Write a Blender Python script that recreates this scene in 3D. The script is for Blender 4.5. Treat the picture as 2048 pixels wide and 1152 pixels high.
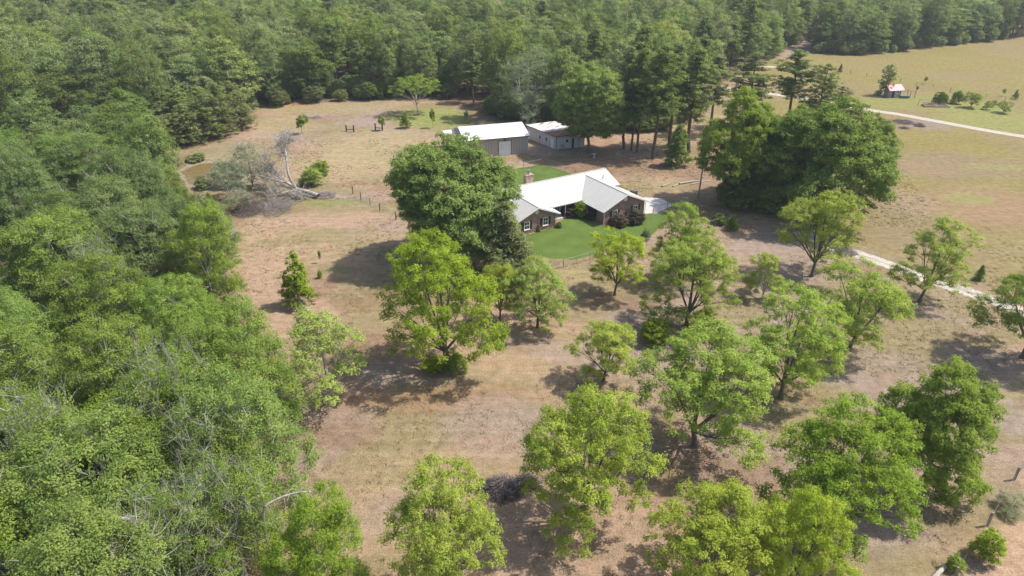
import bpy, bmesh, math, random
import numpy as np
from mathutils import Vector, Matrix
for o in list(bpy.data.objects): bpy.data.objects.remove(o)
SC = bpy.context.scene
COL = SC.collection
R = math.radians
# ------------------------------------------------------------------ camera
PITCH, CAM_H, FPX = 28.0, 42.0, 1365.3            # degrees below level, metres, focal length for a 2048 px wide frame
cam = bpy.data.cameras.new('camera'); cam.sensor_width = 36.0; cam.lens = 36.0*FPX/2048
cam.clip_start = 0.5; cam.clip_end = 9000
camo = bpy.data.objects.new('camera', cam); COL.objects.link(camo)
camo.location = (0, 0, CAM_H); camo.rotation_euler = (R(90-PITCH), 0, 0)
SC.camera = camo
# ------------------------------------------------------------------ sky, sun, exposure
SUN_EL = 57.0
SHADOW = Vector((-1.0, -0.16, 0)).normalized()
sund = (-SHADOW*math.cos(R(SUN_EL)) + Vector((0, 0, math.sin(R(SUN_EL)))))
w = bpy.data.worlds.new("World"); SC.world = w; w.use_nodes = True
nt = w.node_tree; bg = nt.nodes['Background']
sky = nt.nodes.new('ShaderNodeTexSky'); sky.sky_type = 'NISHITA'; sky.sun_disc = False
sky.sun_elevation = R(SUN_EL); sky.sun_rotation = math.atan2(sund.x, sund.y)
sky.air_density = 1.0; sky.dust_density = 2.0; sky.ozone_density = 1.0
nt.links.new(sky.outputs[0], bg.inputs[0]); bg.inputs[1].default_value = 0.145
sl = bpy.data.lights.new('sun', 'SUN'); sl.energy = 4.1; sl.angle = R(0.55); sl.color = (1, 0.945, 0.86)
so = bpy.data.objects.new('sun', sl); COL.objects.link(so)
so.rotation_euler = sund.to_track_quat('Z', 'Y').to_euler(); so.location = (60, 10, 120)
SC.view_settings.view_transform = 'Standard'; SC.view_settings.look = 'None'
SC.view_settings.gamma = 1.0; SC.view_settings.exposure = 0.57
SC.cycles.max_bounces = 5; SC.cycles.diffuse_bounces = 3; SC.cycles.glossy_bounces = 2
SC.cycles.transmission_bounces = 3; SC.cycles.volume_bounces = 0; SC.cycles.transparent_max_bounces = 6
SC.cycles.use_adaptive_sampling = True; SC.cycles.adaptive_threshold = 0.02

_s, _c = math.sin(R(PITCH)), math.cos(R(PITCH))
def g(px, py, z=0.0):
    """ground (or height z) point seen at a survey pixel"""
    u = (px-1024)/FPX; v = (576-py)/FPX
    k = (z-CAM_H)/(-_s+v*_c)
    return (u*k, (_c+v*_s)*k)
def top_z(Y, py):
    t = (576-py)/FPX
    return CAM_H + Y*(t*_c-_s)/(_c+t*_s)
def depth(X, Y, Z=0): return Y*_c + (CAM_H-Z)*_s
def px_of(X, Y, Z=0):
    d = depth(X, Y, Z)
    return 1024+FPX*X/d, 576-FPX*(Y*_s+(Z-CAM_H)*_c)/d

# ------------------------------------------------------------------ materials
def new_mat(name):
    m = bpy.data.materials.new(name); m.use_nodes = True
    n = m.node_tree.nodes; l = m.node_tree.links
    return m, n, l, n['Principled BSDF']
def ramp(n, pts):
    r = n.new('ShaderNodeValToRGB'); e = r.color_ramp.elements
    while len(e) < len(pts): e.new(0.5)
    for i, (p, c) in enumerate(pts): e[i].position = p; e[i].color = (*c, 1)
    return r
def noise(n, l, scale, detail=4, vec=None, rough=0.6):
    t = n.new('ShaderNodeTexNoise'); t.inputs['Scale'].default_value = scale
    t.inputs['Detail'].default_value = detail; t.inputs['Roughness'].default_value = rough
    if vec is not None: l.new(vec, t.inputs['Vector'])
    return t
def mixc(n, l, fac, a, b, mode='MIX'):
    m = n.new('ShaderNodeMix'); m.data_type = 'RGBA'; m.blend_type = mode
    for s_, v in ((m.inputs[0], fac), (m.inputs[6], a), (m.inputs[7], b)):
        if isinstance(v, (int, float)): s_.default_value = v
        elif isinstance(v, tuple): s_.default_value = (*v, 1)
        else: l.new(v, s_)
    return m.outputs[2]
def simple(name, col, rough=0.7, metal=0.0, var=0.12, scale=1.5, bump=0.0, dirt=None):
    m, n, l, b = new_mat(name)
    tc = n.new('ShaderNodeTexCoord')
    t = noise(n, l, scale, 5, tc.outputs['Object'])
    d = tuple(c*(1-var) for c in col); u = tuple(min(1, c*(1+var)) for c in col)
    r = ramp(n, [(0.3, d), (0.7, u)]); l.new(t.outputs['Fac'], r.inputs[0]); out = r.outputs[0]
    if dirt:
        t2 = noise(n, l, 0.6, 6, tc.outputs['Object'], 0.7); r2 = ramp(n, [(0.5, (0, 0, 0)), (0.72, (1, 1, 1))])
        l.new(t2.outputs['Fac'], r2.inputs[0]); out = mixc(n, l, r2.outputs[0], out, dirt)
    l.new(out, b.inputs['Base Color']); b.inputs['Roughness'].default_value = rough; b.inputs['Metallic'].default_value = metal
    if bump:
        bp = n.new('ShaderNodeBump'); bp.inputs['Strength'].default_value = bump; bp.inputs['Distance'].default_value = 0.05
        t3 = noise(n, l, scale*6, 4, tc.outputs['Object']); l.new(t3.outputs['Fac'], bp.inputs['Height']); l.new(bp.outputs[0], b.inputs['Normal'])
    return m
def leaf_mat(name, col, col2, trans=0.35, objvar=0.25, warm=(0.16, 0.12, 0.03)):
    """col..col2 per leaf from the mesh attribute, object random shifts the whole tree"""
    m, n, l, b = new_mat(name)
    at = n.new('ShaderNodeAttribute'); at.attribute_name = 'tint'
    r = ramp(n, [(0.0, col), (1.0, col2)]); l.new(at.outputs['Fac'], r.inputs[0])
    oi = n.new('ShaderNodeObjectInfo')
    hsv = n.new('ShaderNodeHueSaturation')
    mr = n.new('ShaderNodeMapRange'); mr.inputs[3].default_value = 0.5-0.022*objvar/0.25; mr.inputs[4].default_value = 0.5+0.02*objvar/0.25
    l.new(oi.outputs['Random'], mr.inputs[0]); l.new(mr.outputs[0], hsv.inputs['Hue'])
    wn = n.new('ShaderNodeTexWhiteNoise'); wn.noise_dimensions = '1D'; l.new(oi.outputs['Random'], wn.inputs['W'])
    mr2 = n.new('ShaderNodeMapRange'); mr2.inputs[3].default_value = 1-objvar; mr2.inputs[4].default_value = 1+objvar
    l.new(wn.outputs['Value'], mr2.inputs[0]); l.new(mr2.outputs[0], hsv.inputs['Value'])
    sp = n.new('ShaderNodeSeparateColor'); l.new(wn.outputs['Color'], sp.inputs[0])
    mr3 = n.new('ShaderNodeMapRange'); mr3.inputs[3].default_value = 1-objvar*0.9; mr3.inputs[4].default_value = 1+objvar*0.3
    l.new(sp.outputs[2], mr3.inputs[0]); l.new(mr3.outputs[0], hsv.inputs['Saturation'])
    l.new(r.outputs[0], hsv.inputs['Color'])
    b.inputs['Roughness'].default_value = 0.55
    b.inputs['Specular IOR Level'].default_value = 0.12
    l.new(hsv.outputs[0], b.inputs['Base Color'])
    tr = n.new('ShaderNodeBsdfTranslucent')
    tcol = mixc(n, l, 0.5, hsv.outputs[0], (0.55, 0.68, 0.07)); l.new(tcol, tr.inputs['Color'])
    mx = n.new('ShaderNodeMixShader'); mx.inputs[0].default_value = trans
    l.new(b.outputs[0], mx.inputs[1]); l.new(tr.outputs[0], mx.inputs[2])
    l.new(mx.outputs[0], n['Material Output'].inputs['Surface'])
    return m
M = {}
M['pecan'] = leaf_mat('pecan_leaf', (0.205, 0.295, 0.022), (0.43, 0.51, 0.055), 0.42, 0.14)
M['pecan_yellow'] = leaf_mat('pecan_yellow_leaf', (0.24, 0.33, 0.030), (0.46, 0.53, 0.065), 0.42, 0.10)
M['pecan_pale'] = leaf_mat('pecan_pale_leaf', (0.25, 0.35, 0.055), (0.44, 0.52, 0.11), 0.42, 0.10)
M['pecan_deep'] = leaf_mat('pecan_deep_leaf', (0.135, 0.215, 0.018), (0.29, 0.38, 0.035), 0.38, 0.10)
M['oak'] = leaf_mat('oak_leaf', (0.10, 0.175, 0.030), (0.235, 0.33, 0.060), 0.3, 0.12)
M['wood'] = leaf_mat('woodland_leaf', (0.118, 0.170, 0.048), (0.275, 0.325, 0.095), 0.34, 0.30)
M['woodnear'] = leaf_mat('woodland_edge_leaf', (0.105, 0.185, 0.028), (0.29, 0.39, 0.062), 0.36, 0.14)
M['woodmid'] = leaf_mat('woodland_middle_leaf', (0.088, 0.155, 0.038), (0.21, 0.29, 0.070), 0.32, 0.22)
M['grey'] = leaf_mat('willow_leaf', (0.15, 0.19, 0.085), (0.26, 0.30, 0.15), 0.3, 0.15)
M['pine'] = leaf_mat('pine_needles', (0.105, 0.15, 0.045), (0.22, 0.275, 0.085), 0.28, 0.18)
M['scrubpine'] = leaf_mat('scrub_pine_needles', (0.17, 0.20, 0.07), (0.30, 0.33, 0.12), 0.28, 0.15)
M['cedar'] = leaf_mat('cedar_needles', (0.125, 0.155, 0.045), (0.22, 0.255, 0.085), 0.12, 0.1)
M['red'] = leaf_mat('dark_red_leaf', (0.05, 0.035, 0.03), (0.14, 0.11, 0.07), 0.2, 0.2)
M['bark'] = simple('bark', (0.115, 0.098, 0.08), 0.9, var=0.4, scale=5, bump=0.4)
M['palebark'] = simple('pale_bark', (0.36, 0.34, 0.30), 0.9, var=0.35, scale=4, bump=0.4)
M['deadwood'] = simple('dead_wood', (0.36, 0.33, 0.29), 0.9, var=0.35, scale=3, bump=0.4)
M['twig'] = simple('grey_twigs', (0.20, 0.175, 0.16), 0.9, var=0.3, scale=4)
M['pinebark'] = simple('pine_bark', (0.125, 0.085, 0.062), 0.9, var=0.4, scale=5, bump=0.4)

# ------------------------------------------------------------------ object helpers
def mesh_obj(name, verts, faces, mats, parent=None, tint=None, mat_idx=None, smooth=False):
    me = bpy.data.meshes.new(name); me.from_pydata([tuple(v) for v in verts], [], [tuple(f) for f in faces])
    for m in (mats if isinstance(mats, (list, tuple)) else [mats]): me.materials.append(m)
    if mat_idx is not None: me.polygons.foreach_set('material_index', np.asarray(mat_idx, dtype=np.int32))
    if smooth: me.polygons.foreach_set('use_smooth', np.ones(len(me.polygons), dtype=bool))
    me.update()
    o = bpy.data.objects.new(name, me); COL.objects.link(o)
    if parent: o.parent = parent
    return o
def np_mesh(name, V, Q, mats, tint=None, mat_idx=None):
    """V (n,3), Q (m,4) quads"""
    me = bpy.data.meshes.new(name)
    V = np.asarray(V, dtype=np.float32); Q = np.asarray(Q, dtype=np.int32)
    me.vertices.add(len(V)); me.vertices.foreach_set('co', V.ravel())
    me.loops.add(Q.size); me.loops.foreach_set('vertex_index', Q.ravel())
    me.polygons.add(len(Q)); me.polygons.foreach_set('loop_start', np.arange(0, Q.size, Q.shape[1], dtype=np.int32))
    me.update(calc_edges=True)
    for m in mats: me.materials.append(m)
    if mat_idx is not None: me.polygons.foreach_set('material_index', np.asarray(mat_idx, dtype=np.int32))
    if tint is not None:
        a = me.attributes.new('tint', 'FLOAT', 'FACE'); a.data.foreach_set('value', np.asarray(tint, dtype=np.float32))
    me.validate()
    return me
def tag(o, label=None, cat=None, group=None, kind=None):
    if label: o['label'] = label
    if cat: o['category'] = cat
    if group: o['group'] = group
    if kind: o['kind'] = kind
    return o
def empty(name, loc=(0, 0, 0), rz=0.0, label=None, cat=None, group=None):
    o = bpy.data.objects.new(name, None); COL.objects.link(o); o.location = loc; o.rotation_euler = (0, 0, rz)
    o.empty_display_size = 0.3
    return tag(o, label, cat, group)
class MB:
    def __init__(s): s.v = []; s.f = []
    def add(s, vs, fs):
        k = len(s.v); s.v += [tuple(v) for v in vs]; s.f += [tuple(i+k for i in f) for f in fs]; return s
    def box(s, x0, x1, y0, y1, z0, z1):
        vs = [(x, y, z) for z in (z0, z1) for x, y in ((x0, y0), (x1, y0), (x1, y1), (x0, y1))]
        return s.add(vs, [(0, 3, 2, 1), (4, 5, 6, 7), (0, 1, 5, 4), (1, 2, 6, 5), (2, 3, 7, 6), (3, 0, 4, 7)])
    def bar(s, a, b, r0, r1=None, n=6):
        r1 = r0 if r1 is None else r1
        a, b = Vector(a), Vector(b); d = (b-a).normalized(); t = d.orthogonal().normalized(); u = d.cross(t)
        vs = [a+(t*math.cos(q)+u*math.sin(q))*r0 for q in [2*math.pi*i/n for i in range(n)]]
        vs += [b+(t*math.cos(q)+u*math.sin(q))*r1 for q in [2*math.pi*i/n for i in range(n)]]
        return s.add(vs, [(i, (i+1) % n, n+(i+1) % n, n+i) for i in range(n)]+[tuple(range(n-1, -1, -1)), tuple(range(n, 2*n))])
    def prism(s, poly, z0, z1):
        n = len(poly); vs = [(x, y, z0) for x, y in poly]+[(x, y, z1) for x, y in poly]
        return s.add(vs, [(i, (i+1) % n, n+(i+1) % n, n+i) for i in range(n)]+[tuple(range(n-1, -1, -1)), tuple(range(n, 2*n))])
    def slab(s, quad, t):
        """thick sheet from a planar top polygon (3-D points), thickness downwards"""
        n = len(quad); vs = [tuple(q) for q in quad]+[(q[0], q[1], q[2]-t) for q in quad]
        return s.add(vs, [tuple(range(n)), tuple(range(2*n-1, n-1, -1))]+[(i, n+i, n+(i+1) % n, (i+1) % n) for i in range(n)])
    def build(s, name, mat, parent=None, bevel=0.0):
        o = mesh_obj(name, s.v, s.f, mat, parent)
        bm = bmesh.new(); bm.from_mesh(o.data); bmesh.ops.recalc_face_normals(bm, faces=bm.faces); bm.to_mesh(o.data); bm.free()
        uvm(o.data)
        if bevel:
            md = o.modifiers.new('bevel', 'BEVEL'); md.width = bevel; md.segments = 2; md.limit_method = 'ANGLE'
        return o
def uvm(me):
    """uv in metres: along the wall, up the wall (or up the slope)"""
    uv = me.uv_layers.new(name='uv') if not me.uv_layers else me.uv_layers[0]
    for p in me.polygons:
        nrm = p.normal
        t = Vector((-nrm.y, nrm.x, 0))
        if t.length < 1e-3: t = Vector((1, 0, 0)); u = Vector((0, 1, 0))
        else: t.normalize(); u = nrm.cross(t)
        for li in p.loop_indices:
            co = me.vertices[me.loops[li].vertex_index].co
            uv.data[li].uv = (co.dot(t), co.dot(u))
def children(o): return [c for c in bpy.data.objects if c.parent == o]

# ------------------------------------------------------------------ ground
rs = np.random.RandomState(7)
def vnoise(x, y, scale, seed):
    """smooth value noise in numpy"""
    r = np.random.RandomState(seed).rand(256, 256)
    xs, ys = x/scale+1000, y/scale+1000
    xi, yi = np.floor(xs).astype(int), np.floor(ys).astype(int); fx, fy = xs-xi, ys-yi
    fx = fx*fx*(3-2*fx); fy = fy*fy*(3-2*fy)
    a = r[xi % 256, yi % 256]; b = r[(xi+1) % 256, yi % 256]; c = r[xi % 256, (yi+1) % 256]; d = r[(xi+1) % 256, (yi+1) % 256]
    return (a*(1-fx)+b*fx)*(1-fy)+(c*(1-fx)+d*fx)*fy
def fbm(x, y, scale, seed, o=4):
    t = 0; a = 0.5; n = 0
    for i in range(o): t = t+a*vnoise(x, y, scale/2**i, seed+i); n += a; a *= 0.55
    return t/n
def in_poly(x, y, poly):
    r = np.zeros(np.shape(x), dtype=bool); n = len(poly)
    for i in range(n):
        x0, y0 = poly[i]; x1, y1 = poly[(i+1) % n]
        c = ((y0 > y) != (y1 > y)) & (x < (x1-x0)*(y-y0)/((y1-y0) if y1 != y0 else 1e-9)+x0)
        r ^= c
    return r
def P(*pts, z=0.0): return [g(a, b, z) for a, b in pts]
TAN = np.array((0.365, 0.275, 0.165)); PINK = np.array((0.365, 0.262, 0.18)); OLIVE = np.array((0.265, 0.225, 0.115))
GREY = np.array((0.31, 0.25, 0.205)); BROWN = np.array((0.24, 0.150, 0.085)); FIELD = np.array((0.243, 0.213, 0.074))
GRASS = np.array((0.20, 0.245, 0.06)); LITTER = np.array((0.17, 0.115, 0.08)); ORANGE = np.array((0.31, 0.215, 0.13)); CLAY = np.array((0.5, 0.22, 0.10))
WOODS_FLOOR = P((-900, 420), (-300, 330), (330, 300), (350, 296), (440, 278), (500, 250), (490, 216), (600, 207), (700, 203), (790, 196), (900, 204), (990, 232), (1060, 243), (1200, 250), (1440, 165), (1530, 122), (1600, 84), (1640, 3)) + [(175, 430), (-520, 430)]
LEFT_FLOOR = P((-900, 420), (-300, 330), (330, 300), (375, 330), (380, 420), (430, 560), (470, 700), (520, 830), (560, 960), (540, 1080), (540, 1300), (-1500, 1300))
def soft(x, y, poly, rad=3.0):
    a = np.zeros(np.shape(x))
    offs = [(0, 0)]+[(rad*math.cos(k), rad*math.sin(k)) for k in np.arange(0, 6.28, 0.9)]+[(rad*.5*math.cos(k), rad*.5*math.sin(k)) for k in np.arange(0.4, 6.28, 1.3)]
    for dx, dy in offs: a += in_poly(x+dx, y+dy, poly)
    return a/len(offs)
def ground_colour(x, y):
    n1 = fbm(x, y, 18, 1); n2 = fbm(x, y*1.6, 9, 20); n3 = fbm(x*0.7, y, 28, 40); n4 = fbm(x, y, 5, 60)
    def sm(v, a, b): t = np.clip((v-a)/(b-a), 0, 1); return (t*t*(3-2*t))[..., None]
    c = np.broadcast_to(TAN, (*np.shape(x), 3)).copy()
    def lay(col, k): nonlocal c; c = c*(1-k)+col*k
    lay(PINK, sm(n1, 0.40, 0.56)*0.9); lay(GREY, sm(n3, 0.5, 0.62)*0.8); lay(OLIVE, sm(n2, 0.46, 0.60)*0.85); lay(BROWN, sm(n4*0.5+n1*0.5, 0.56, 0.66)*0.5)
    wob = (fbm(x, y, 6, 80)-0.5)*5; wob2 = (fbm(x, y, 6, 90)-0.5)*5
    X, Y = x+wob, y+wob2
    def blob(px, py, rx, ry, col, k):
        nonlocal c
        cx, cy = g(px, py); d = depth(cx, cy); rxm = rx*d/FPX; rym = ry*d*d/(FPX*CAM_H)
        q = ((X-cx)/rxm)**2+((Y-cy)/rym)**2
        e = (np.clip(1.35-q, 0, 1)*k)[..., None]; c = c*(1-e)+col*e
    # the hay field and pasture on the right
    fld = soft(X, Y, P((1480, 215), (1500, 130), (1560, 118), (1625, 108), (1790, 105), (2048, 74), (2700, 40), (2900, 620), (2300, 640), (2048, 600), (1830, 520), (1640, 470), (1600, 380), (1500, 300)), 2)[..., None]
    fcol = FIELD*(0.9+0.25*(n2[..., None])); fcol = fcol*(1-sm(n3, .42, .6)*.5)+TAN*.76*sm(n3, .42, .6)*.5
    c = c*(1-fld)+fcol*fld
    blob(1900, 330, 170, 30, np.array((0.265, 0.205, 0.125)), .8); blob(1980, 410, 130, 50, ORANGE, .85); blob(1800, 400, 60, 30, PINK, .6); blob(1840, 335, 60, 14, ORANGE, .45)
    blob(1930, 395, 60, 14, GRASS*1.2, .5); blob(1800, 440, 120, 60, np.array((0.26, 0.212, 0.13)), .6); blob(2000, 240, 130, 26, GRASS*1.25, .55); blob(1830, 205, 160, 16, GRASS*1.2, .5)
    blob(1970, 215, 60, 8, GRASS*1.15, .6); blob(1840, 248, 60, 10, GREY*.9, .8); blob(1850, 120, 300, 22, FIELD*1.04, .5); blob(1720, 310, 30, 40, PINK*1.1, .5); blob(1750, 360, 50, 14, ORANGE*.95, .5)
    blob(2020, 500, 90, 40, OLIVE*1.1, .5); blob(1990, 335, 60, 8, GRASS*1.4, .35)
    # mown meadow behind
    blob(640, 215, 170, 14, OLIVE*1.25, .7); blob(870, 235, 90, 22, GRASS*1.15, .75); blob(560, 250, 90, 18, OLIVE*1.3, .5); blob(760, 300, 150, 50, np.array((0.36, 0.305, 0.165)), .8)
    blob(850, 310, 60, 18, PINK*1.1, .5); blob(430, 320, 60, 16, OLIVE*1.1, .7); blob(660, 405, 90, 10, GRASS*.95, .6); blob(470, 445, 40, 12, CLAY*.75, .25); blob(640, 440, 150, 16, PINK*1.1, .6); blob(620, 470, 60, 18, OLIVE*1.1, .6)
    blob(500, 560, 80, 70, PINK*1.12, .8); blob(560, 640, 110, 50, PINK*1.1, .7); blob(720, 480, 60, 25, OLIVE*1.2, .35); blob(640, 205, 18, 3, GREY*1.8, .8); blob(575, 212, 30, 3, CLAY*.9, .6)
    # orchard floor
    blob(860, 800, 240, 35, BROWN*1.35, .65); blob(900, 880, 120, 40, OLIVE*1.05, .45); blob(760, 940, 120, 50, OLIVE*1.05, .6); blob(1000, 850, 100, 60, GREY*1.02, .7); blob(820, 1040, 120, 50, GREY*.98, .5)
    blob(990, 900, 70, 40, PINK, .5); blob(1100, 690, 120, 22, GREY*1.02, .6); blob(1150, 560, 50, 24, OLIVE*1.3, .7); blob(1240, 640, 60, 25, GREY, .7); blob(1460, 540, 90, 40, TAN*.98, .7)
    blob(1400, 640, 90, 25, OLIVE*1.1, .5); blob(1800, 680, 70, 22, OLIVE*1.05, .7); blob(1750, 720, 90, 30, GREY, .6); blob(1640, 785, 70, 22, OLIVE*1.05, .8); blob(1880, 600, 60, 40, OLIVE*1.1, .6); blob(2000, 640, 80, 25, OLIVE, .6)
    blob(1990, 830, 90, 50, GREY*1.02, .7); blob(1960, 950, 60, 40, OLIVE*.95, .5); blob(1800, 1080, 120, 50, GREY*1.0, .5); blob(2000, 1010, 55, 35, OLIVE*.85, .7); blob(2050, 1110, 62, 70, np.array((0.42, 0.30, 0.19)), .95)
    blob(1725, 1138, 12, 7, CLAY, .9); blob(1050, 700, 20, 10, BROWN, .4); blob(1350, 800, 120, 60, OLIVE*.95, .35); blob(1440, 300, 120, 12, BROWN, .4)
    # leaf litter under the trees by the yard
    blob(1290, 335, 170, 22, LITTER*1.5, .75); blob(1430, 360, 90, 25, LITTER*1.5, .6); blob(1200, 335, 70, 16, BROWN*1.3, .4); blob(1330, 372, 60, 8, OLIVE*1.25, .5); blob(1080, 300, 40, 12, GREY*1.15, .7)
    blob(1040, 330, 40, 10, TAN*1.05, .6); blob(975, 232, 60, 18, LITTER*1.3, .5); blob(1440, 430, 60, 35, BROWN*1.1, .5)
    wf = np.maximum(soft(X, Y, WOODS_FLOOR, 2.5), soft(X, Y, LEFT_FLOOR, 2.5))[..., None]
    c = c*(1-wf)+(LITTER*(0.8+0.5*n4[..., None]))*wf
    # grassy track through the wood
    tr = soft(X, Y, P((1560, 118), (1598, 84), (1632, 30), (1640, -5), (1662, -5), (1655, 30), (1640, 70), (1625, 108)), 1.5)[..., None]
    c = c*(1-tr)+(GREY*1.05)*tr
    return np.clip(c*np.array((0.85, 0.81, 0.85)), 0.02, 0.9)
def axis(segs):
    out = [segs[0][0]]
    for a, b, st in segs:
        n = max(1, int(round((b-a)/st))); out += list(np.linspace(a, b, n+1)[1:])
    return np.array(out)
gx = axis([(-4000, -400, 400), (-400, -130, 4), (-130, 130, 0.75), (130, 400, 3), (400, 4000, 400)])
gy = axis([(-1500, -60, 240), (-60, 12, 4), (12, 130, 0.75), (130, 260, 1.25), (260, 460, 4), (460, 6060, 400)])
GX, GY = np.meshgrid(gx, gy)
GC = ground_colour(GX, GY)
GZ = (fbm(GX, GY, 14, 300)-0.5)*0.10*np.clip((60-np.abs(GX))/60, 0, 1)*0
V = np.stack([GX, GY, GZ-0.0], -1).reshape(-1, 3)
ny, nx = GX.shape
ii = np.arange(ny*nx).reshape(ny, nx)
Q = np.stack([ii[:-1, :-1], ii[:-1, 1:], ii[1:, 1:], ii[1:, :-1]], -1).reshape(-1, 4)
def ground_mat():
    m, n, l, b = new_mat('dry_grass_ground')
    at = n.new('ShaderNodeAttribute'); at.attribute_name = 'soil'
    tc = n.new('ShaderNodeTexCoord')
    t1 = noise(n, l, 0.9, 8, tc.outputs['Object'], 0.72); t2 = noise(n, l, 6.0, 6, tc.outputs['Object'], 0.8); t3 = noise(n, l, 0.22, 5, tc.outputs['Object'])
    mp = n.new('ShaderNodeMapping'); mp.inputs['Rotation'].default_value = (0, 0, R(25)); mp.inputs['Scale'].default_value = (0.14, 1.9, 1)
    l.new(tc.outputs['Object'], mp.inputs[0]); t4 = noise(n, l, 0.8, 6, mp.outputs[0], 0.7)       # faint mowing streaks
    r1 = ramp(n, [(0.34, (0.74, 0.73, 0.70)), (0.66, (1.20, 1.20, 1.22))]); l.new(t1.outputs['Fac'], r1.inputs[0])
    r2 = ramp(n, [(0.32, (0.55, 0.53, 0.48)), (0.50, (1.0, 1.0, 1.0)), (0.66, (1.4, 1.4, 1.43))]); l.new(t2.outputs['Fac'], r2.inputs[0])
    r4 = ramp(n, [(0.35, (0.89, 0.90, 0.87)), (0.65, (1.10, 1.09, 1.09))]); l.new(t4.outputs['Fac'], r4.inputs[0])
    c = mixc(n, l, 1.0, at.outputs['Color'], r1.outputs[0], 'MULTIPLY'); c = mixc(n, l, 0.9, c, r2.outputs[0], 'MULTIPLY'); c = mixc(n, l, 1.0, c, r4.outputs[0], 'MULTIPLY')
    gm = ramp(n, [(0.50, (0, 0, 0)), (0.66, (1, 1, 1))]); l.new(t1.outputs['Color'], gm.inputs[0])
    gf = n.new('ShaderNodeMath'); gf.operation = 'MULTIPLY'; gf.inputs[1].default_value = 0.30; l.new(gm.outputs[0], gf.inputs[0])
    c = mixc(n, l, gf.outputs[0], c, (0.19, 0.20, 0.07))
    l.new(c, b.inputs['Base Color']); b.inputs['Roughness'].default_value = 1.0; b.inputs['Specular IOR Level'].default_value = 0.1
    bp = n.new('ShaderNodeBump'); bp.inputs['Strength'].default_value = 0.7; bp.inputs['Distance'].default_value = 0.12
    l.new(t2.outputs['Fac'], bp.inputs['Height']); l.new(bp.outputs[0], b.inputs['Normal'])
    return m
gme = np_mesh('ground', V, Q, [ground_mat()])
ca = gme.attributes.new('soil', 'FLOAT_COLOR', 'POINT')
ca.data.foreach_set('color', np.concatenate([GC.reshape(-1, 3), np.ones((ny*nx, 1))], 1).astype(np.float32).ravel())
go = bpy.data.objects.new('ground', gme); COL.objects.link(go); tag(go, 'dry mown grass and bare earth around the farmhouse', 'ground', kind='structure')

# weeds and straw tufts standing in the mown ground
def tuft_mat():
    m, n, l, b = new_mat('dry_tufts'); at = n.new('ShaderNodeAttribute'); at.attribute_name = 'tint'; oi = n.new('ShaderNodeObjectInfo')
    r1 = ramp(n, [(0.0, (0.20, 0.20, 0.08)), (0.35, (0.27, 0.235, 0.11)), (0.5, (0.36, 0.28, 0.17)), (1.0, (0.46, 0.37, 0.26))]); l.new(oi.outputs['Random'], r1.inputs[0])
    l.new(r1.outputs[0], b.inputs['Base Color']); b.inputs['Roughness'].default_value = 1.0; return m
_r = np.random.RandomState(3); _n = 16; _p = np.zeros((_n, 3)); _p[:, :2] = _r.normal(size=(_n, 2))*.10; _d = _r.normal(size=(_n, 3))*.5; _d[:, 2] = 1
_d /= np.linalg.norm(_d, axis=1, keepdims=True); _u = np.cross(_d, _r.normal(size=(_n, 3))); _u /= np.linalg.norm(_u, axis=1, keepdims=True); _l = _r.uniform(.05, .11, (_n, 1))
_V = np.stack([_p-_u*.011, _p+_u*.011, _p+_d*_l+_u*.006, _p+_d*_l-_u*.006], 1).reshape(-1, 3)
tuft = bpy.data.objects.new('tuft_shape', np_mesh('tuft_shape', _V, np.arange(4*_n).reshape(_n, 4), [tuft_mat()]))
_x = _r.uniform(-75, 75, 90000); _y = _r.uniform(24, 150, 90000); _k = (fbm(_x, _y, 7, 700) > .50) & (_r.rand(90000) < .7) & (abs(_x) < _y*.8+5) & ~in_poly(_x, _y, P((960, 340), (1090, 325), (1300, 400), (1370, 420), (1300, 490), (1140, 525), (1000, 515)))
tm = bpy.data.meshes.new('weed_tufts'); tm.from_pydata([(a, b, 0) for a, b in zip(_x[_k], _y[_k])], [], [])
to = bpy.data.objects.new('weed_tufts', tm); COL.objects.link(to); tag(to, 'short dry weeds and straw tufts scattered over the ground', 'weeds', kind='stuff')
tg = bpy.data.node_groups.new('weeds', 'GeometryNodeTree'); tg.interface.new_socket('Geometry', in_out='INPUT', socket_type='NodeSocketGeometry'); tg.interface.new_socket('Geometry', in_out='OUTPUT', socket_type='NodeSocketGeometry')
_a = tg.nodes.new('NodeGroupInput'); _b = tg.nodes.new('NodeGroupOutput'); _o = tg.nodes.new('GeometryNodeObjectInfo'); _o.inputs['Object'].default_value = tuft; _o.inputs['As Instance'].default_value = True
_i = tg.nodes.new('GeometryNodeInstanceOnPoints'); _rv = tg.nodes.new('FunctionNodeRandomValue'); _rv.data_type = 'FLOAT'; _rv.inputs[2].default_value = .5; _rv.inputs[3].default_value = 1.6
_rr = tg.nodes.new('FunctionNodeRandomValue'); _rr.data_type = 'FLOAT_VECTOR'; _rr.inputs[0].default_value = (0, 0, 0); _rr.inputs[1].default_value = (0, 0, 6.28); _er = tg.nodes.new('FunctionNodeEulerToRotation')
tg.links.new(_rr.outputs[0], _er.inputs[0]); tg.links.new(_er.outputs[0], _i.inputs['Rotation']); tg.links.new(_rv.outputs[1], _i.inputs['Scale']); tg.links.new(_a.outputs[0], _i.inputs['Points']); tg.links.new(_o.outputs['Geometry'], _i.inputs['Instance']); tg.links.new(_i.outputs[0], _b.inputs[0])
to.modifiers.new('weeds', 'NODES').node_group = tg
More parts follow.
